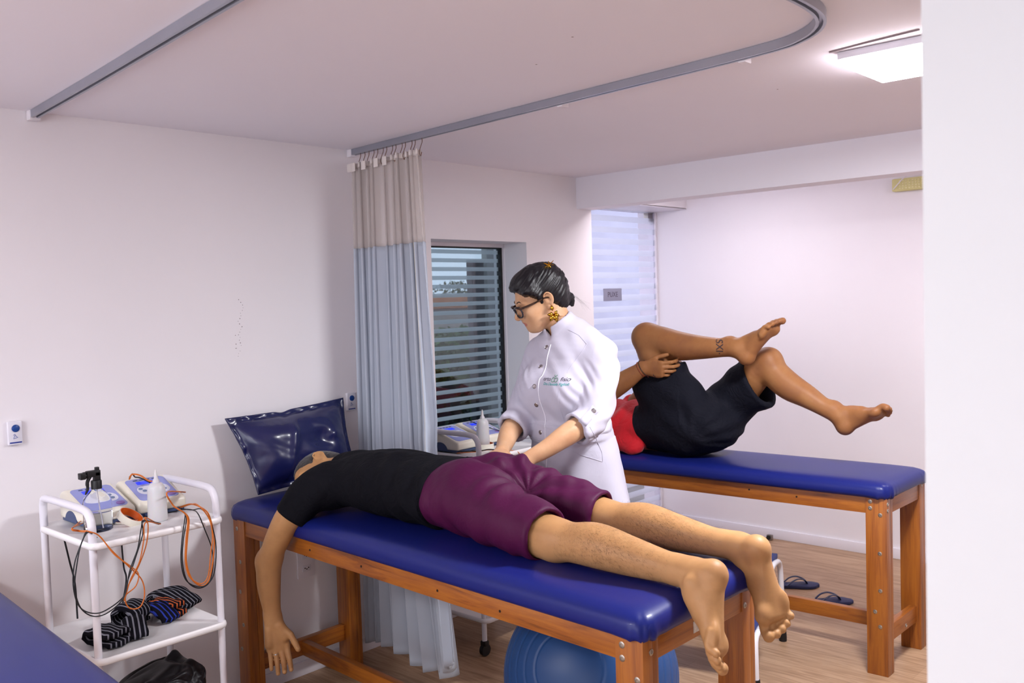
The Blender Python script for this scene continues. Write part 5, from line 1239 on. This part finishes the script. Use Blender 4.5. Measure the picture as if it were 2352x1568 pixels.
    for s_ in (1,-1):
        ring_=[]
        for k in range(28):
            a=2*math.pi*k/28; ca,sa=math.cos(a),math.sin(a); y_=.0315+.0270*np.sign(ca)*abs(ca)**.8; z_=-.008+.0225*np.sign(sa)*abs(sa)**.85+.005*(ca*s_*s_>0.5)*max(0,sa)
            ring_.append(HP(.1155-.0030*(y_/.03)**2,y_*s_,z_+.004))
        MB().tube(ring_,.0030,8,closed=True).build('rim',dk,g)
        c0=np.mean(ring_,0); q=MB(); q.add([c0]+ring_,[(0,1+k,1+(k+1)%28) for k in range(28)]); q.build('lens',lens,g)
        MB().tube(cr([HP(.108,.057*s_,.010),HP(.096,.067*s_,.011),HP(.05,.078*s_,.010),HP(.0,.084*s_,.012),HP(-.030,.083*s_,-.006)],6),[.0046]*7+[.0042]*6+[.0034]*12,8).build('temple',tort,g)
        MB().tube(cr([HP(.1085,.056*s_,.0125),HP(.1145,.036*s_,.0178),HP(.1160,.014*s_,.0145)],5),.0042,6).build('brow_line',tort,g)
    MB().tube(cr([HP(.1155,.008,.004),HP(.1195,0,.007),HP(.1155,-.008,.004)],4),.0024,8).build('bridge',dk,g)
    # coat
    xs=axis(.66,1.52,.0075,((.82,1.42,.0048),)); ys=axis(2.40,3.14,.0075,((2.48,2.78,.0048),)); zs=axis(.28,1.56,.0085,((.98,1.52,.0050),))
    V=Vol(xs,ys,zs); torso(V,.010)
    V.loft([(X0,Y0+.02,1.09),(X0,Y0+.03,1.0),(X0+.005,Y0+.04,.88),(X0+.010,Y0+.05,.70),(X0+.012,Y0+.06,.50)],[.165,.178,.195,.228,.255],[.128,.145,.165,.185,.195],lat=(1,0,0),k=.015,cap=(None,.009))
    V.loft([(X0,Y0+.0,1.115),(X0,Y0+.0,1.09),(X0,Y0+.005,1.055)],[.175,.176,.178],[.131,.132,.136],lat=(1,0,0),k=.003,cap=(.004,.004))
    for A in (LA,RA):
        V.loft([A[0],A[1],A[2],A[3]],[.062,.064,.060,.058],k=.03)
    def cuff(A,F_,s_):
        a=np.array(A[3]); d=nv(np.array(F_[1])-a); 
        V.loft([np.array(A[2]),a+d*.0,a+d*.035],[.060,.058,.054],k=.02)
        V.loft([a-d*.005,a+d*.03,a+d*.066],[.060,.063,.066],k=.004,cap=(.004,.004))
        V.loft([a+d*.045,a+d*.11],[.047,.052],k=.002,op='-')
    cuff(LA,LF,1); cuff(RA,RF,-1)
    # stand collar
    V.loft([(X0,Y0+.035,1.405),(X0-.015,Y0+.012,1.450),(X0-.036,Y0-.018,1.508)],[.095,.070,.067],[.080,.068,.068],lat=(1,-.3,0),k=.015,cap=(None,.009))
    V.loft([(X0-.012,Y0+.016,1.440),(X0-.022,Y0+.002,1.470),(X0-.052,Y0-.040,1.55)],[.050,.054,.058],[.050,.054,.058],lat=(1,-.3,0),k=.003,op='-')
    V.loft([(X0-.065,Y0-.15,1.52),(X0-.045,Y0-.095,1.475),(X0-.032,Y0-.070,1.440)],[.045,.022,.006],[.05,.05,.04],lat=(1,0,0),k=.004,op='-')
    def dsp(P):
        z=P[:,2]; arm=np.clip((np.abs(P[:,0]-X0)-.13)/.04,0,1)*(z>1.08)
        tor=(1-arm)*(z>1.10); sk_=(z<1.05)
        rad=np.arctan2(P[:,1]-Y0,P[:,0]-X0)
        pit=np.exp(-(((P[:,0]-X0-.145)/.05)**2+((z-1.28)/.06)**2))+np.exp(-(((P[:,0]-X0+.145)/.05)**2+((z-1.28)/.06)**2))
        return arm*(folds(P,(.2,-.35,1),62,.0060,2.8,7)+folds(P,(.7,-.3,.6),48,.0035,2.5,6,4.))+arm*folds(P,(.5,-.2,.8),130,.0018,3,9,8.)+tor*folds(P,(.45,0,1),45,.0045,2.6,6,2.)*(.5+.5*pit)+tor*folds(P,(.7,.1,.7),105,.0016,3,8,6.)+pit*.004*np.sin((P[:,0]*1.2+z)*130)+sk_*(.010*np.sin(rad*7+.5)*np.clip((1.02-z)/.25,0,1)+.0035*vn(P,9,9,4))+.001*vn(P,25)
    Vt,Q=V.mesh(dsp,smooth=4)
    wm=cloth('white_coat_cotton','bfbccb',.62,.03,bs=700,bump=.12,var=.01,wr=.10,ws=5)
    coat=meshobj('coat',Vt,Q,wm,t); tree=bvh(coat)
    def hit(x,z,y=2.2,d=(0,1,0)):
        h=tree.ray_cast(Vector((x,y,z)),Vector(d),2); return (np.array(h[0]),np.array(h[1])) if h[0] is not None else (np.array((x,Y0-.12,z)),np.array((0,-1,0)))
    # placket piping
    pk=[]
    for z in np.linspace(1.418,.66,60):
        xo=X0-.018+ (.010 if z>1.3 else 0)+.006*math.sin((z-1.0)*14)
        p,n=hit(xo,z); pk.append(p+n*.0006)
    MB().tube(pk,.0016,5).build('placket_seam',mat('bright_piping','f2f1fa',.4,var=0),coat)
    bt=mat('steel_button','a39c9e',.3,.85,var=.1,vs=100)
    def button(p,n,r=.0088):
        q=Vector(n).to_track_quat('Z','Y').to_matrix()
        b=MB().lathe([(r,-.001),(r*1.02,.0012),(r*.8,.0026),(r*.72,.0012),(r*.3,.0010),(r*.25,.0026),(.0004,.003)],p,20,rot=q).build('button',bt,coat)
    for z in (1.408,1.335,1.262,1.190,1.082): 
        p,n=hit(X0-.040+(.010 if z>1.38 else 0),z); button(p,n)
    p,n=hit(X0+.055,1.078); button(p,n)
    # belt seams
    for z in (1.112,1.052):
        v=[]
        for x in np.linspace(X0-.165,X0+.165,50): 
            p,n=hit(x,z); v.append(p+n*.0004)
        MB().tube(v,.0011,5).build('belt_seam',wm,coat)
    # princess seam, pocket
    v=[hit(X0+.075+.012*math.sin((z-1.15)*9),z)[0] for z in np.linspace(1.25,1.13,20)]; MB().tube(v,.0009,4).build('dart_seam',wm,coat)
    cam_d=nv(np.array((1.3,2.7,1.0))-CAM)
    def hitc(px_,py_):
        d=MW@np.array([px_-1176.,-(py_-784.),-FPX]); d=nv(d); h=tree.ray_cast(Vector(CAM),Vector(d),9); return np.array(h[0]),np.array(h[1])
    def seam(pts,nm,r=.0011):
        v=[]
        for a,b in zip(pts[:-1],pts[1:]):
            for k in range(6):
                s_=k/6
                try: p,n=hitc(a[0]+(b[0]-a[0])*s_,a[1]+(b[1]-a[1])*s_); v.append(p+n*.0006)
                except Exception: pass
        if len(v)>2: MB().tube(v,r,5).build(nm,wm,coat)
    seam([(1313,1035),(1335,1045),(1362,1053),(1384,1060),(1383,1040),(1368,1005),(1352,975)],'pocket_seam')
    seam([(1306,757),(1330,770),(1348,790),(1335,810),(1315,835),(1300,860)],'shoulder_seam',.0009)
    # black undershirt edge at the open collar
    V=Vol(axis(.98,1.16,.004),axis(2.68,2.90,.004),axis(1.38,1.47,.004)); V.loft([(X0,Y0+.025,1.40),(X0-.010,Y0+.016,1.455)],[.078,.060],[.075,.058],lat=(1,0,0),cap=(None,.009)); Vt,Q=V.mesh()
    meshobj('undershirt',Vt,Q,cloth('black_cotton','101015',.8,0),t)
    # sleeve tabs with buttons
    a=np.array(LA[3]); d=nv(np.array(LF[1])-a); up=nv(np.array(LA[2])-a)
    out=nv(np.array((.60,-.70,.15)))
    def tab(pts,w_,nm):
        v=[]
        T=nv(pts[-1]-pts[0]); sd=nv(np.cross(T,out))*w_
        for p in pts: v+=[p+sd,p-sd]
        q=MB(); q.add(v,[(2*k,2*k+1,2*k+3,2*k+2) for k in range(len(pts)-1)]); o=q.build(nm,wm,coat,auto=80); m_=o.modifiers.new('t','SOLIDIFY'); m_.thickness=.0022; m_.offset=0; return o
    tp_=[]
    for k in np.linspace(0,1,9):
        c=(a+up*.055)*(1-k)+(a+d*.062)*k; h=tree.ray_cast(Vector(c+out*.15),Vector(-out),.3); tp_.append((np.array(h[0]) if h[0] is not None else c+out*.06)+out*.0022)
    tb=tab(tp_,.017,'sleeve_tab'); button(tp_[1]+out*.002,out)
    e_=tp_[-1]; tab([e_,e_+d*.006-out*.010,e_+d*.004-out*.024],.017,'sleeve_tab_fold')
    kk=a+d*.05+nv(np.cross(d,out))*.058
    # embroidered name on the chest
    ink1=mat('thread_grey','4d4556',.7,var=0); ink2=mat('thread_teal','1f9a98',.7,var=0)
    xa,za=X0+.022,1.292
    decal('embroidery','orto',.0205,ink1,coat,tree,(xa-.004,2.5,za),(1,0,0),(0,0,1),lift=.0008,font_w=.0002)
    decal('embroidery','fisio',.0205,ink1,coat,tree,(xa+.077,2.5,za),(1,0,0),(0,0,1),lift=.0008,font_w=.0002)
    decal('embroidery','Dra Danielle Figlioli',.0140,ink2,coat,tree,(xa+.038,2.5,za-.018),(1,0,0),(0,0,1),lift=.0008,shear=.25,font_w=.0001)
    for dx in (-.0075,.0075):
        v=[]
        for k in range(22):
            an=2*math.pi*k/22; h=tree.ray_cast(Vector((xa+.034+dx+.0078*math.cos(an),2.5,za-.002+.0078*math.sin(an))),Vector((0,1,0)),.6); v.append((np.array(h[0]) if h[0] is not None else np.array((xa,2.66,za)))+np.array((0,-.0008,0)))
        MB().tube(v,.0010,5,closed=True).build('emblem_ring',mat('thread_green','3f7a5c',.7,var=0) if 'thread_green' not in bpy.data.materials else bpy.data.materials['thread_green'],coat)
    v=[]
    for (dx,dz) in ((-.006,.016),(-.002,.010),(.0,.008),(.002,.010),(.006,.016)):
        h=tree.ray_cast(Vector((xa+.034+dx,2.5,za+dz)),Vector((0,1,0)),.6); v.append(np.array(h[0])+np.array((0,-.0008,0)) if h[0] is not None else np.array((xa,2.66,za)))
    MB().tube(v,.0010,5).build('emblem_leaf',bpy.data.materials['thread_green'],coat)
    # shoes
    for s_,ty in ((-1,-.0),(1,.03)):
        V=Vol(axis(X0-.2,X0+.2,.006),axis(Y0-.25,Y0+.2,.006),axis(0,.14,.006)); x=X0+.085*s_-.02
        V.loft([(x,Y0+.08,.045),(x,Y0+.0,.050),(x-.01,Y0-.09,.035),(x-.015,Y0-.145,.030)],[.036,.040,.046,.032],[.040,.046,.032,.026],lat=(1,0,0)); V.ell((x,Y0+.05,.085),(.045,.05,.045),k=.02); V.cut((0,0,.004),(0,0,-1))
        Vt,Q=V.mesh(); meshobj('shoe',Vt,Q,M['black'],t)
woman()
